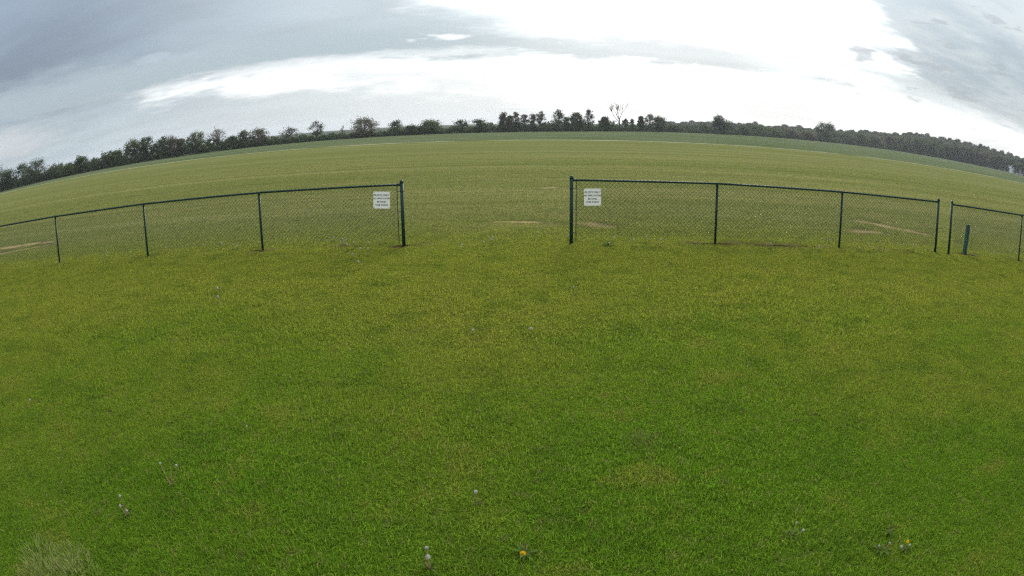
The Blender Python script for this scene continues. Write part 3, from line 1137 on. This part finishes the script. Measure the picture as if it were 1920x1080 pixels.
TREES = [
    # px, top, width, style, leaf, label, lean
    (-14, 316, 46, 'dense', 'dark', 'dark bushy tree cut off by the picture edge, leftmost of the hedgerow', 0),
    (14, 318, 30, 'dense', 'dark', 'low dark tree at the left end of the hedgerow, beside the picture edge', 0),
    (41, 308, 24, 'oval', 'dark', 'small dark tree just left of the broad rounded tree at the hedgerow left end', 0),
    (68, 300, 40, 'round', 'dark', 'broad rounded dark tree, tallest at the far left end of the hedgerow', 0),
    (103, 313, 40, 'dense', 'grey', 'low wide grey-green scrub tree right of the broad rounded tree', 0),
    (130, 308, 28, 'dense', 'green', 'low green scrub tree left of the narrow rounded dark tree', 0),
    (152, 295, 24, 'oval', 'dark', 'narrow rounded dark tree standing above low scrub in the left hedgerow', 0),
    (178, 300, 28, 'dense', 'grey', 'low grey-green tree right of the narrow rounded dark tree', 0),
    (198, 284, 18, 'sparse', 'grey', 'thin-topped tree left of the pair of tall open-crowned trees', 0),
    (219, 283, 28, 'round', 'green', 'medium rounded green tree left of the tall open-crowned pair', 0),
    (250, 262, 36, 'round', 'green', 'tall open-crowned tree, left one of a touching pair in the left hedgerow', 0),
    (275, 257, 30, 'round', 'dark', 'tall open-crowned tree, right one of a touching pair in the left hedgerow', 0),
    (306, 257, 32, 'round', 'dark', 'tall dark tree, left one of three with level tops', 0),
    (322, 258, 26, 'oval', 'brown', 'tall dark tree, middle one of three with level tops', 0),
    (339, 260, 24, 'round', 'brown', 'tall brownish tree, right one of three with level tops', 0),
    (368, 249, 38, 'round', 'green', 'wide green tree with a spiky top left of the feathery tree', 0),
    (408, 241, 40, 'sparse', 'brown', 'feathery open tree with uneven branches, tallest before the thinning of the left hedgerow', 0),
    (435, 256, 22, 'dense', 'dark', 'low dark tree tucked right of the feathery open tree', 0),
    (458, 244, 20, 'oval', 'grey', 'small upright grey tree left of the wide tree where the hedgerow thins', 0),
    (484, 242, 38, 'round', 'brown', 'wide domed brownish tree where the hedgerow thins on the left', 0),
    (545, 239, 40, 'sparse', 'grey', 'low wide-spreading thin tree standing alone before the distant hill', 0),
    (592, 226, 28, 'forked', 'dark', 'dark forked tree with ragged upright limbs before the distant hill', 0.25),
    (643, 235, 14, 'snag', 'brown', 'thin nearly leafless snag left of the large rounded tree', 0),
    (683, 222, 54, 'round', 'brown', 'large rounded spreading tree, widest crown of the middle hedgerow', 0),
    (744, 227, 28, 'tiered', 'dark', 'pointed dark tree right of the large rounded tree', 0),
    (772, 237, 30, 'dense', 'dark', 'low dark bush between the pointed tree and the smooth domed tree', 0),
    (806, 227, 48, 'dense', 'green', 'smooth dense domed green tree in the middle hedgerow', 0),
    (866, 225, 30, 'forked', 'dark', 'flat spreading tree, left one of two right of the smooth domed tree', 0),
    (899, 225, 28, 'tiered', 'dark', 'dark tree with a small peak, right one of two beyond the smooth domed tree', 0),
    (945, 210, 18, 'oval', 'brown', 'tall dense upright tree at the left end of the tall central clump', 0),
    (957, 217, 14, 'oval', 'brown', 'brownish tree squeezed between two tall trees of the central clump', 0),
    (967, 210, 16, 'tiered', 'dark', 'tall thin-stemmed tree with a rounded head in the central clump', 0),
    (984, 213, 22, 'sparse', 'brown', 'open branching brownish tree in the middle of the central clump', 0),
    (999, 214, 16, 'tiered', 'grey', 'small-headed tree left of the pale leaning tree', 0),
    (1015, 208, 20, 'sparse', 'grey', 'pale thin leaning tree at the right end of the central clump', -0.2),
    (1047, 204, 22, 'tiered', 'dark', 'dark ragged tree standing apart, just left above the right gate post', 0),
    (1062, 219, 14, 'tiered', 'dark', 'small dark tree at the right foot of the ragged dark tree', 0),
    (1081, 211, 26, 'round', 'dark', 'flat-topped dark tree left of the swept tree', 0),
    (1107, 205, 22, 'forked', 'dark', 'wind-swept dark tree with a pointed left-leaning top', -0.3),
    (1134, 220, 22, 'dense', 'dark', 'low rounded tree left of the tall bare tree', 0),
    (1147, 221, 18, 'snag', 'brown', 'small leafless shrub tree under the tall bare tree', 0),
    (1173, 222, 12, 'sparse', 'grey', 'small wispy tree just right of the bare tree trunk', 0),
    (1185, 223, 8, 'tiered', 'grey', 'slim sapling between the bare tree and the small oval tree', 0),
    (1202, 218, 12, 'oval', 'dark', 'small dense oval tree left of the thin branching tree', 0),
    (1219, 213, 22, 'sparse', 'grey', 'thin branching tree left of the domed tree at the hedgerow end', 0),
    (1236, 219, 26, 'round', 'grey', 'domed open-crowned tree where the hedgerow meets the distant wood', 0),
    (1352, 221, 40, 'dense', 'dark', 'dense dark tree standing out before the distant wooded ridge', 0),
    (1347, 213, 22, 'sparse', 'dark', 'thin top-heavy tree rising left of the dense dark tree before the ridge', 0),
    (1548, 231, 42, 'round', 'dark', 'big dark tree with a bristly top, standing above the right-hand wood edge', 0),
]
for i, (px, top, wpx, style, leaf, label, lean) in enumerate(TREES):
    plant_tree(px, top, wpx, style, leaf, label, off=((i * 7) % 5) - 2.0, lean=lean)

# the tall bare tree: two big stems parting low, fine twigs above
az = px_az(1162, 225); p = at_az(az, -2); R = math.hypot(p.x, p.y)
root = empty('bare_tree', p)
tag(root, 'tall leafless tree with a slender trunk and fan of bare twigs', 'tree', 'trees along the far hedgerow')
H = CAM_H + R * elev(1155, 197)
rngb = random.Random(5)
b = MB()


def limb(p0, dirv, ln, r, depth):
    n = 3
    pts = [p0]
    d = dirv.normalized()
    for k in range(n):
        d = (d + Vector((rngb.gauss(0, .12), rngb.gauss(0, .12), 0.07))).normalized()
        pts.append(pts[-1] + d * ln / n)
    rr = [max(0.034, r * (1 - 0.2 * k)) for k in range(n + 1)]
    b.tube(pts, rr, 5 if depth < 2 else 3, False)
    if depth >= 4:
        return
    for k in range(3):
        q = pts[n - (k % 2)] if k < 2 else pts[2]
        sp_ = 0.50 + 0.06 * depth
        nd = (d + Vector((rngb.uniform(-sp_, sp_), rngb.uniform(-sp_, sp_), rngb.uniform(0.0, 0.3)))).normalized()
        limb(q, nd, ln * rngb.uniform(0.6, 0.85), r * 0.6, depth + 1)


t0 = Vector((0, 0, -0.3)); t1 = Vector((-0.05, 0, H * 0.30)); t2 = Vector((-0.15, 0, H * 0.46))
b.tube([t0, t1, t2], [0.24, 0.2, 0.17], 7)
limb(t2, Vector((-0.62, 0.1, 1)), H * 0.30, 0.15, 1)
limb(t2, Vector((0.30, -0.1, 1)), H * 0.28, 0.13, 1)
limb(t2, Vector((-0.1, 0.2, 1)), H * 0.28, 0.12, 1)
limb(t1 + Vector((-0.02, 0, 0.4)), Vector((-1.0, 0.1, 0.9)), H * 0.34, 0.12, 1)
b.build('trunk', BARK, root, True)

# hillside wood edge on the right: trees that can be told apart along the front
EDGE = [
    (1262, 236, 26, 'dense', 'grey'), (1290, 240, 28, 'dense', 'dark'), (1318, 236, 26, 'round', 'dark'), (1392, 236, 30, 'round', 'grey'),
    (1418, 238, 28, 'round', 'dark'), (1446, 244, 36, 'dense', 'green'), (1482, 244, 30, 'round', 'brown'), (1512, 248, 34, 'dense', 'brown'),
    (1586, 252, 30, 'round', 'grey'), (1612, 252, 28, 'round', 'green'), (1640, 256, 32, 'dense', 'grey'), (1668, 256, 28, 'round', 'brown'),
    (1694, 260, 30, 'round', 'grey'), (1722, 262, 30, 'round', 'dark'), (1750, 264, 30, 'round', 'green'), (1778, 270, 28, 'round', 'brown'),
    (1806, 274, 30, 'round', 'grey'), (1832, 280, 26, 'round', 'dark'), (1856, 286, 26, 'round', 'grey'), (1880, 294, 24, 'oval', 'dark'),
]
ORD = ['first', 'second', 'third', 'fourth', 'fifth', 'sixth', 'seventh', 'eighth', 'ninth', 'tenth', 'eleventh', 'twelfth', 'thirteenth', 'fourteenth', 'fifteenth', 'sixteenth', 'seventeenth', 'eighteenth', 'nineteenth', 'twentieth']
TONE = {'grey': 'grey-green', 'dark': 'dark', 'green': 'fresh green', 'brown': 'brownish budding'}
for i, (px, top, wpx, style, leaf) in enumerate(EDGE):
    if i < 8:
        lab = '%s rounded tree, %s along the wood edge right of the domed hedgerow tree' % (TONE[leaf], ORD[i])
    else:
        lab = '%s rounded tree, %s along the wood edge right of the bristly dark tree' % (TONE[leaf], ORD[i - 8])
    plant_tree(px, top, wpx, style, leaf, lab, group='trees at the edge of the hillside wood', off=2.0 + (i * 5) % 7)

# the wood behind: one mass of crowns on the rise
rng = np.random.default_rng(77)
VV, FF, MI, nv = [], [], [], 0
protos = [tree_geo(900 + k, 10.0, 9.0, 'dense' if k % 2 else 'round', 0, 0.62, False)[1:] for k in range(6)]
for row in range(6):
    R = WOOD_R0 + 8 + row * 30
    t = min(1.0, (R - 380) / (WOOD_R1 - 380))
    az = 13.0
    while az < 60:
        az += (8.0 / R) * 57.3 * rng.uniform(0.55, 1.15)
        ztop = CAM_H + R * (wood_prof(az) * (0.62 + 0.38 * (row / 5)) + rng.normal(0, 0.0014))
        zb = max(0.0, CAM_H + WOOD_R1 * (wood_prof(az) * 0.55 - 0.004)) * (t * t * (3 - 2 * t)) - 1.0
        hh = max(3.5, ztop - zb)
        V, F = protos[rng.integers(0, 6)]
        q = rng.uniform(0, 2 * np.pi); c_, s_ = math.cos(q), math.sin(q)
        sx = rng.uniform(0.75, 1.25)
        W = np.stack([(V[:, 0] * c_ - V[:, 1] * s_) * sx, (V[:, 0] * s_ + V[:, 1] * c_) * sx, V[:, 2] * hh / 10.0], 1)
        keep = rng.uniform(0, 1, len(F)) < 0.55
        W = W.reshape(-1, 4, 3)[keep].reshape(-1, 3)
        W += np.array([R * math.sin(rad(az)), R * math.cos(rad(az)), zb])
        VV.append(W); FF.append(np.arange(len(W)).reshape(-1, 4) + nv); nv += len(W)
        MI.append(np.full(len(W) // 4, rng.choice([0, 0, 1, 2, 3, 3]), np.int32))
o = link('hillside_wood', np_mesh('hillside_wood', np.concatenate(VV), np.concatenate(FF)), LEAF['grey'])
for k_ in ('brown', 'green', 'dark'):
    o.data.materials.append(LEAF[k_])
o.data.polygons.foreach_set('material_index', np.concatenate(MI))
tag(o, 'grey-green wood covering the low rise on the right horizon', 'wood', kind='stuff')

# undergrowth along the whole hedgerow: one tangled mass
rng = np.random.default_rng(12)
und_px = [(-40, 22), (0, 24), (100, 26), (240, 30), (330, 30), (440, 20), (520, 12), (620, 10), (720, 12), (820, 12), (900, 14), (950, 18), (1060, 17), (1090, 19), (1150, 17), (1230, 16), (1290, 12), (1440, 12), (1700, 16), (1900, 16), (1990, 16)]
ua = [(px_az(x, 250 if 300 < x < 1600 else 320), h) for x, h in und_px]
C = []
az = -58.0
while az < 58:
    p = at_az(az); R = math.hypot(p.x, p.y)
    az += (0.13 / R) * 57.3
    hpx = float(np.interp(az, [a for a, _ in ua], [h for _, h in ua]))
    hm = hpx / 1170.0 * R * (0.82 + 0.22 * math.sin(az * 2.3) + 0.16 * math.sin(az * 7.1 + 1) + 0.12 * math.sin(az * 17.3))
    for k in range(16):
        off = rng.uniform(-1.8, 3.2)
        z = hm * rng.uniform(0.0, 1.0) ** 0.8 * (1.0 - 0.10 * abs(off - 0.7)) + 0.15
        q = at_az(az, off)
        C.append((q.x + rng.normal(0, .2), q.y, z if k > 4 else 0.1 + 0.3 * hm * rng.uniform()))
C = np.array(C)
V, F = leaf_quads(rng, C, 0.33)
o = link('hedgerow_undergrowth', np_mesh('hedgerow_undergrowth', V, F), LEAF['dark'])
tag(o, 'dark tangled undergrowth along the foot of the far hedgerow', 'undergrowth', kind='stuff')

# ------------------------------------------------------------------ far buildings
BWHITE = mat_paint('white_boarding', (0.74, 0.75, 0.78), 0.6, 0.3, 0.05)
BROOF = mat_paint('pale_metal_roof', (0.62, 0.64, 0.68), 0.45, 0.5, 0.06)
BGLASS = mat_paint('dark_window', (0.05, 0.06, 0.075), 0.2, 0.5, 0.1)
BTRIM = mat_paint('white_trim', (0.80, 0.80, 0.80), 0.5, 0.3, 0.03)


def building(name, label, cat, p, rz, lx, ly, hw, hr, windows, door=True):
    root = empty(name, p, rz)
    tag(root, label, cat)
    w = MB()
    w.box((0, 0, -0.3), (lx, ly, hw))
    w.poly([(0.0, 0.0, hw), (0.0, ly / 2, hr - 0.12), (0.0, ly, hw)])
    w.poly([(lx, ly, hw), (lx, ly / 2, hr - 0.12), (lx, 0, hw)])
    w.build('wall', BWHITE, root)
    e = 0.35
    for s in (0, 1):
        r = MB()
        y0, z0 = (-e, hw - 0.12) if s == 0 else (ly + e, hw - 0.12)
        q = [(-e, y0, z0), (lx + e, y0, z0), (lx + e, ly / 2, hr), (-e, ly / 2, hr)]
        r.poly(q if s == 0 else q[::-1])
        ro = r.build('roof', BROOF, root)
        md = ro.modifiers.new('thickness', 'SOLIDIFY'); md.thickness = 0.12; md.offset = 1
    for (x, z, ww, hh) in windows:
        f = MB().box((x - 0.08, -0.05, z - 0.08), (x + ww + 0.08, 0.03, z + hh + 0.08)).build('window', BTRIM, root)
        MB().box((x, -0.08, z), (x + ww, -0.052, z + hh)).build('pane', BGLASS, f)
    if door:
        d = MB().box((lx * 0.18, -0.06, 0.0), (lx * 0.18 + 1.0, 0.02, 2.0)).build('door', BGLASS, root)
        MB().box((lx * 0.18 + 0.82, -0.11, 0.95), (lx * 0.18 + 0.9, -0.062, 1.1)).build('handle', BTRIM, d)
    return root


hp = at_az(px_az(1893, 318), -22)
building('farm_building', 'long white farm building with a pale gable roof at the foot of the wood', 'building', hp, rad(-30), 24, 9, 2.9, 4.6,
         [(3.0 + 3.4 * k, 1.1, 1.5, 1.0) for k in range(2, 6)])

# ------------------------------------------------------------------ weeds in the lawn
def mat_plain(name, c0, c1, scale=30.0, trans=0.3):
    m, T = material(name)
    tc = T.node('ShaderNodeTexCoord').outputs['Object']
    n = T.noise(tc, scale, 3, 0.6)
    c = T.mix(T.smooth(n, 0.3, 0.7), c0, c1)
    df = T.node('ShaderNodeBsdfDiffuse'); T.put(df.inputs['Color'], c)
    tr = T.node('ShaderNodeBsdfTranslucent'); T.put(tr.inputs['Color'], c)
    mx = T.node('ShaderNodeMixShader'); mx.inputs[0].default_value = trans
    T.put(mx.inputs[1], df.outputs[0]); T.put(mx.inputs[2], tr.outputs[0])
    finish(T, mx.outputs[0])
    return m


W_LEAF = mat_plain('dandelion_leaf', (0.065, 0.130, 0.020), (0.135, 0.190, 0.040))
W_STEM = mat_plain('dandelion_stem', (0.30, 0.24, 0.11), (0.42, 0.33, 0.16))
W_SEED = mat_plain('dandelion_down', (0.46, 0.45, 0.40), (0.62, 0.61, 0.56), 60.0, 0.4)
W_PETAL = mat_plain('dandelion_petal', (0.75, 0.42, 0.01), (0.85, 0.56, 0.02))
W_BROWN = mat_plain('withered_bract', (0.10, 0.065, 0.045), (0.20, 0.14, 0.10))


def seed_ball_mesh(r, seed):
    """downy ball: many thin radiating rays with tiny parasols"""
    rng = np.random.default_rng(seed)
    n = 70
    d = rng.normal(size=(n, 3)); d /= np.linalg.norm(d, axis=1)[:, None]
    t = rng.normal(size=(n, 3)); t -= d * (t * d).sum(1)[:, None]; t /= np.linalg.norm(t, axis=1)[:, None]
    u = np.cross(d, t)
    rr = r * rng.uniform(0.8, 1.05, n)[:, None]; k = r * 0.34
    V = np.stack([d * rr + t * k, d * rr + u * k, d * rr - t * k, d * rr - u * k], 1).reshape(-1, 3)
    F = np.arange(n * 4).reshape(n, 4)
    core = []
    V2 = np.stack([d * r * 0.1, d * rr + t * k * 0.12, d * rr - t * k * 0.12], 1)
    V2 = np.concatenate([V2, V2[:, 2:3]], 1).reshape(-1, 3)
    return np_mesh('seed_head', np.concatenate([V, V2]), np.concatenate([F, F + n * 4]))


def petal_mesh(r):
    b = MB()
    for ring, (n, rr, zz, tilt) in enumerate(((18, 1.0, 0.0, 0.10), (14, 0.75, 0.10, 0.30), (10, 0.48, 0.2, 0.5), (6, 0.25, 0.28, 0.6))):
        for k in range(n):
            q = 2 * math.pi * (k + ring * 0.4) / n
            c_, s_ = math.cos(q), math.sin(q)
            wd = r * 0.16
            z0 = zz * r
            b.poly([(0.05 * r * c_, 0.05 * r * s_, z0), (rr * r * 0.7 * c_ - wd * s_, rr * r * 0.7 * s_ + wd * c_, z0 + tilt * r * 0.5),
                    (rr * r * c_, rr * r * s_, z0 + tilt * r * 0.8), (rr * r * 0.7 * c_ + wd * s_, rr * r * 0.7 * s_ - wd * c_, z0 + tilt * r * 0.5)])
    return b.mesh('flower_head')


def leaf_mesh(ln, wd, seed):
    """toothed dandelion leaf arching out along +X"""
    rg = random.Random(seed)
    n = 7
    L_, R_2, mid = [], [], []
    for k in range(n + 1):
        t = k / n
        x = ln * t
        z = ln * (0.55 * t - 0.50 * t * t)
        half = wd * math.sin(math.pi * min(0.98, 0.12 + 0.82 * t)) * (1.0 if k % 2 else 0.55) * rg.uniform(0.8, 1.15)
        mid.append((x, 0, z)); L_.append((x - 0.1 * ln * (k % 2), half, z + half * 0.35)); R_2.append((x - 0.1 * ln * (k % 2), -half, z + half * 0.35))
    b = MB(); b.v = mid + L_ + R_2
    m = n + 1
    for k in range(n):
        b.f.append((k, k + 1, m + k + 1, m + k)); b.f.append((k + 1, k, 2 * m + k, 2 * m + k + 1))
    return b.mesh('leaf')


SEED_M = [seed_ball_mesh(1.0, k) for k in range(3)]
for mm in SEED_M: mm.materials.append(W_SEED)
PETAL_M = petal_mesh(1.0); PETAL_M.materials.append(W_PETAL)
LEAF_M = [leaf_mesh(1.0, 0.16, k) for k in range(4)]
for mm in LEAF_M: mm.materials.append(W_LEAF)


def dandelion(p, label, stems, leaves=7, leaf_len=0.10, name='dandelion', group='dandelions in the lawn', seed=0):
    """stems: list of (dx, dy, height, kind, head radius), kind clock / flower / withered"""
    rg = random.Random(seed)
    root = empty(name, p)
    tag(root, label, 'dandelion', group)
    for k in range(leaves):
        o = link('leaf', LEAF_M[k % 4], None, root, (0, 0, 0.012))
        o.rotation_euler = (rg.uniform(-.2, .2), rg.uniform(-0.35, 0.1), 2 * math.pi * k / max(1, leaves) + rg.uniform(-.4, .4))
        q = leaf_len * rg.uniform(0.6, 1.1)
        o.scale = (q, q, q)
    for (dx, dy, h, kind, hr) in stems:
        st = MB().tube([(0, 0, 0), (dx * 0.55, dy * 0.55, h * 0.45), (dx * 0.9, dy * 0.9, h * 0.8), (dx, dy, h)], [0.0046, 0.0042, 0.0036, 0.0032], 5, False)
        so = st.build('stem', W_STEM, root, True)
        if kind == 'clock':
            hd = link('seed_head', SEED_M[rg.randrange(3)], None, so, (dx, dy, h + hr * 0.3)); hd.scale = (hr, hr, hr)
        elif kind == 'flower':
            hd = link('flower_head', PETAL_M, None, so, (dx, dy, h)); hd.scale = (hr, hr, hr); hd.rotation_euler = (rad(25), 0, 0)
        else:
            hd = MB().lathe([(hr * 0.3, -hr * 0.9), (hr * 0.62, -hr * 0.2), (hr * 0.5, hr * 0.5), (hr * 0.15, hr)], 7).build('withered_head', W_BROWN, so, True, (dx, dy, h))
    return root


def head_height_ground(px, py, h):
    """ground spot of a plant whose head at height h shows at a point of the photograph"""
    d = ray(px, py)
    k = (CAM_H - h) / -d.z
    return Vector((d.x * k, d.y * k, 0))


# the plants near the camera
dandelion(ground(322, 913), 'dandelion with three tall bare tan stems topped by spent heads', [(-0.085, 0.05, 0.17, 'clock', 0.011), (0.015, 0.06, 0.21, 'withered', 0.008), (0.085, 0.04, 0.18, 'clock', 0.012)], 3, 0.06, seed=1)
dandelion(ground(240, 970), 'dense dandelion clump of brown stalks and small white heads', [(-0.02, 0.02, 0.17, 'clock', 0.012), (-0.04, 0.0, 0.09, 'clock', 0.012), (-0.01, 0.02, 0.085, 'withered', 0.010), (0.015, 0.0, 0.06, 'clock', 0.010), (0.03, 0.02, 0.05, 'withered', 0.010)], 9, 0.085, seed=2)
dandelion(ground(893, 948), 'single white dandelion clock on an upright stem near the lawn centre front', [(0.0, 0.01, 0.105, 'clock', 0.013), (0.035, 0.01, 0.03, 'withered', 0.007)], 4, 0.05, seed=3)
dandelion(ground(807, 1070), 'dandelion with stacked white clocks at the bottom edge left of the yellow flower', [(-0.005, 0.0, 0.105, 'clock', 0.016), (-0.012, 0.035, 0.15, 'clock', 0.012), (0.03, -0.01, 0.02, 'withered', 0.010), (-0.03, 0.01, 0.07, 'withered', 0.009)], 6, 0.08, seed=4)
dandelion(ground(983, 1042), 'low dandelion rosette with one yellow flower at the bottom centre', [(-0.008, -0.015, 0.03, 'flower', 0.021), (-0.002, 0.05, 0.05, 'withered', 0.009), (0.02, 0.06, 0.05, 'withered', 0.008)], 11, 0.092, seed=5)
dandelion(ground(1484, 1008), 'low brown dandelion rosette with two pale heads, left of the yellow-flowered clump', [(0.03, 0.04, 0.09, 'clock', 0.008), (0.085, 0.01, 0.035, 'clock', 0.011), (-0.03, 0.0, 0.05, 'withered', 0.009)], 8, 0.085, seed=6)
dandelion(ground(1664, 1003), 'leafy dandelion with an upright green stalk behind the yellow-flowered clump', [(0.0, 0.01, 0.10, 'withered', 0.009), (0.03, 0.0, 0.06, 'withered', 0.008)], 10, 0.085, seed=7)
dandelion(ground(1652, 1036), 'wide ragged dandelion rosette with brown heads left of the yellow-flowered clump', [(-0.06, 0.0, 0.045, 'withered', 0.010), (-0.03, 0.02, 0.05, 'clock', 0.008), (0.02, 0.0, 0.05, 'withered', 0.010), (0.06, 0.01, 0.055, 'clock', 0.008)], 11, 0.095, seed=8)
dandelion(ground(1694, 1034), 'dandelion clump with one yellow flower above brown heads in the right front lawn', [(0.0, 0.0, 0.085, 'flower', 0.015), (-0.045, 0.0, 0.05, 'clock', 0.012), (0.04, 0.0, 0.04, 'clock', 0.010), (0.01, -0.02, 0.02, 'withered', 0.012)], 7, 0.075, seed=9)
dandelion(head_height_ground(887, 619, 0.06), 'small white dandelion clock alone in mid-lawn, left of the brighter one', [(0, 0, 0.06, 'clock', 0.015)], 3, 0.05, seed=10)
dandelion(head_height_ground(996, 617, 0.08), 'bright white dandelion clock alone in the middle of the lawn', [(0, 0, 0.08, 'clock', 0.018)], 5, 0.06, seed=11)
dandelion(head_height_ground(463, 800, 0.05), 'tiny pale dandelion head in the lawn left of centre', [(0, 0, 0.05, 'clock', 0.009)], 3, 0.05, seed=12)
dandelion(head_height_ground(56, 750, 0.06), 'small pale dandelion head in the lawn near the left picture edge', [(0, 0, 0.06, 'clock', 0.013)], 3, 0.05, seed=13)
dandelion(head_height_ground(1078, 541, 0.11), 'tall thin dandelion stem with a tiny head below the right gate post', [(-0.02, 0, 0.13, 'clock', 0.012)], 2, 0.05, seed=14)
dandelion(ground(1008, 889), 'small withered tan weed in the lawn just right of centre', [(0.0, 0.02, 0.04, 'withered', 0.010), (0.03, 0.0, 0.03, 'withered', 0.009), (-0.02, 0.0, 0.025, 'withered', 0.008)], 5, 0.05, seed=15)
dandelion(ground(1140, 461), 'dark leafy dandelion at the fence foot right of the right gate post', [(0.03, 0, 0.05, 'clock', 0.02)], 12, 0.16, seed=16)

# dandelion clocks scattered along the foot of the fence
FAR = [
    ('by the far left line post', [(66, 486), (105, 492), (119, 486)]),
    ('by the third left post', [(199, 471), (200, 480), (245, 481)]),
    ('between the second and third left posts', [(285, 463), (310, 465), (415, 457), (436, 459), (444, 462)]),
    ('in the lawn in front of the left fence', [(407, 541), (407, 557), (660, 477), (671, 491)]),
    ('in the cluster below the left sign', [(610, 451), (625, 445), (638, 455), (641, 449), (646, 451), (650, 459), (662, 455), (674, 466), (689, 466), (690, 455), (711, 451)]),
    ('in the opening between the two gate posts', [(865, 460), (906, 454), (920, 449), (923, 445)]),
    ('under the right sign bay', [(1066, 441), (1150, 445), (1187, 450), (1211, 444), (1238, 450)]),
    ('under the farther right bays', [(1444, 457), (1536, 465), (1554, 450), (1611, 465), (1630, 463), (1694, 459), (1712, 461)]),
    ('by the last right post', [(1868, 476), (1897, 482)]),
]
for where, pts in FAR:
    pts = sorted(pts)
    for k, (px, py) in enumerate(pts):
        h = 0.09 + 0.03 * ((px * 7) % 3)
        dandelion(head_height_ground(px, py, h), 'white dandelion clock, %s from left %s' % (ORD[k], where), [(0.01, 0, h, 'clock', 0.020 + 0.004 * ((px * 3) % 3))], 4, 0.09, group='dandelion clocks along the fence', seed=px)


# taller pale grass clump in the lower left corner and ragged tufts at the fence foot
def tuft(p, label, radius, n, h0, h1, w, seed, mat, group='ragged grass tufts', lumps=0):
    rng = np.random.default_rng(seed)
    lump_c = rng.uniform(-0.8, 0.8, (max(1, lumps), 2)) * radius
    me_V, me_F = [], []
    for k in range(n):
        a, rr = rng.uniform(0, 2 * np.pi), radius * math.sqrt(rng.uniform())
        x, y = rr * math.cos(a), rr * math.sin(a)
        if lumps:
            cx, cy = lump_c[k % lumps]; x, y = x * 0.42 + cx, y * 0.42 + cy
        h = rng.uniform(h0, h1) * (1.1 - 0.5 * rr / radius)
        la = a + rng.normal(0, 0.8); ln = h * rng.uniform(0.2, 0.9)
        q = rng.uniform(0, 2 * np.pi); dx, dy = math.cos(q) * w / 2, math.sin(q) * w / 2
        b0 = len(me_V)
        for t, ww in ((0, 1.0), (0.5, 0.9)):
            ox, oy = math.cos(la) * ln * t * t, math.sin(la) * ln * t * t
            me_V += [(x + ox - dx * ww, y + oy - dy * ww, h * t), (x + ox + dx * ww, y + oy + dy * ww, h * t)]
        me_V.append((x + math.cos(la) * ln, y + math.sin(la) * ln, h * 0.92))
        me_F += [(b0, b0 + 1, b0 + 3), (b0, b0 + 3, b0 + 2), (b0 + 2, b0 + 3, b0 + 4)]
    o = link('grass_tuft', np_mesh('grass_tuft', np.array(me_V), np.array(me_F)), mat, None, p)
    tag(o, label, 'grass', group, 'stuff')
    return o


T_PALE = mat_plain('pale_tuft_blades', (0.20, 0.26, 0.065), (0.38, 0.39, 0.15), 8.0, 0.4)
T_DRY = mat_plain('dry_tuft_blades', (0.20, 0.16, 0.075), (0.34, 0.28, 0.13), 8.0, 0.3)
tuft(ground(88, 1088), 'tall pale grass tuft in the lower left corner of the lawn', 0.42, 1200, 0.06, 0.15, 0.0045, 41, T_PALE, lumps=9)
for k, (px, py, where) in enumerate(((800, 460, 'just right of the left gate post'), (1296, 455, 'by the soil left of the first right line post'), (1432, 459, 'midway along the soil strip under the right fence'),
                                     (1486, 461, 'at the right end of the long soil strip'), (1546, 464, 'just left of the second right line post'), (1655, 469, 'by the dark soil right of the second right line post'),
                                     (1822, 478, 'around the foot of the green marker post'), (640, 461, 'below the left sign'), (1380, 457, 'just right of the first right line post'), (505, 469, 'at the foot of the second left post'))):
    tuft(ground(px, py), 'ragged dry grass tuft ' + where, 0.22, 120, 0.03, 0.075, 0.006, 60 + k, T_DRY)
tuft(ground(1205, 832), 'yellowed dry grass patch in the lawn right of centre', 0.20, 420, 0.03, 0.055, 0.004, 90, T_DRY)

# ------------------------------------------------------------------ haze
hz = MB().box((-2650, -2650, -1.5), (2650, 2650, 34)).build('haze', None)
m = bpy.data.materials.new('haze_air'); m.use_nodes = True; m.node_tree.nodes.clear()
T = NT(m.node_tree)
pv = T.node('ShaderNodeVolumePrincipled')
pv.inputs['Color'].default_value = (0.86, 0.91, 1.0, 1)
pv.inputs['Density'].default_value = 0.00021
pv.inputs['Anisotropy'].default_value = 0.3
oo = T.node('ShaderNodeOutputMaterial'); T.l.new(pv.outputs[0], oo.inputs['Volume'])
hz.data.materials.append(m)
tag(hz, 'pale morning haze over the fields', 'haze', kind='stuff')
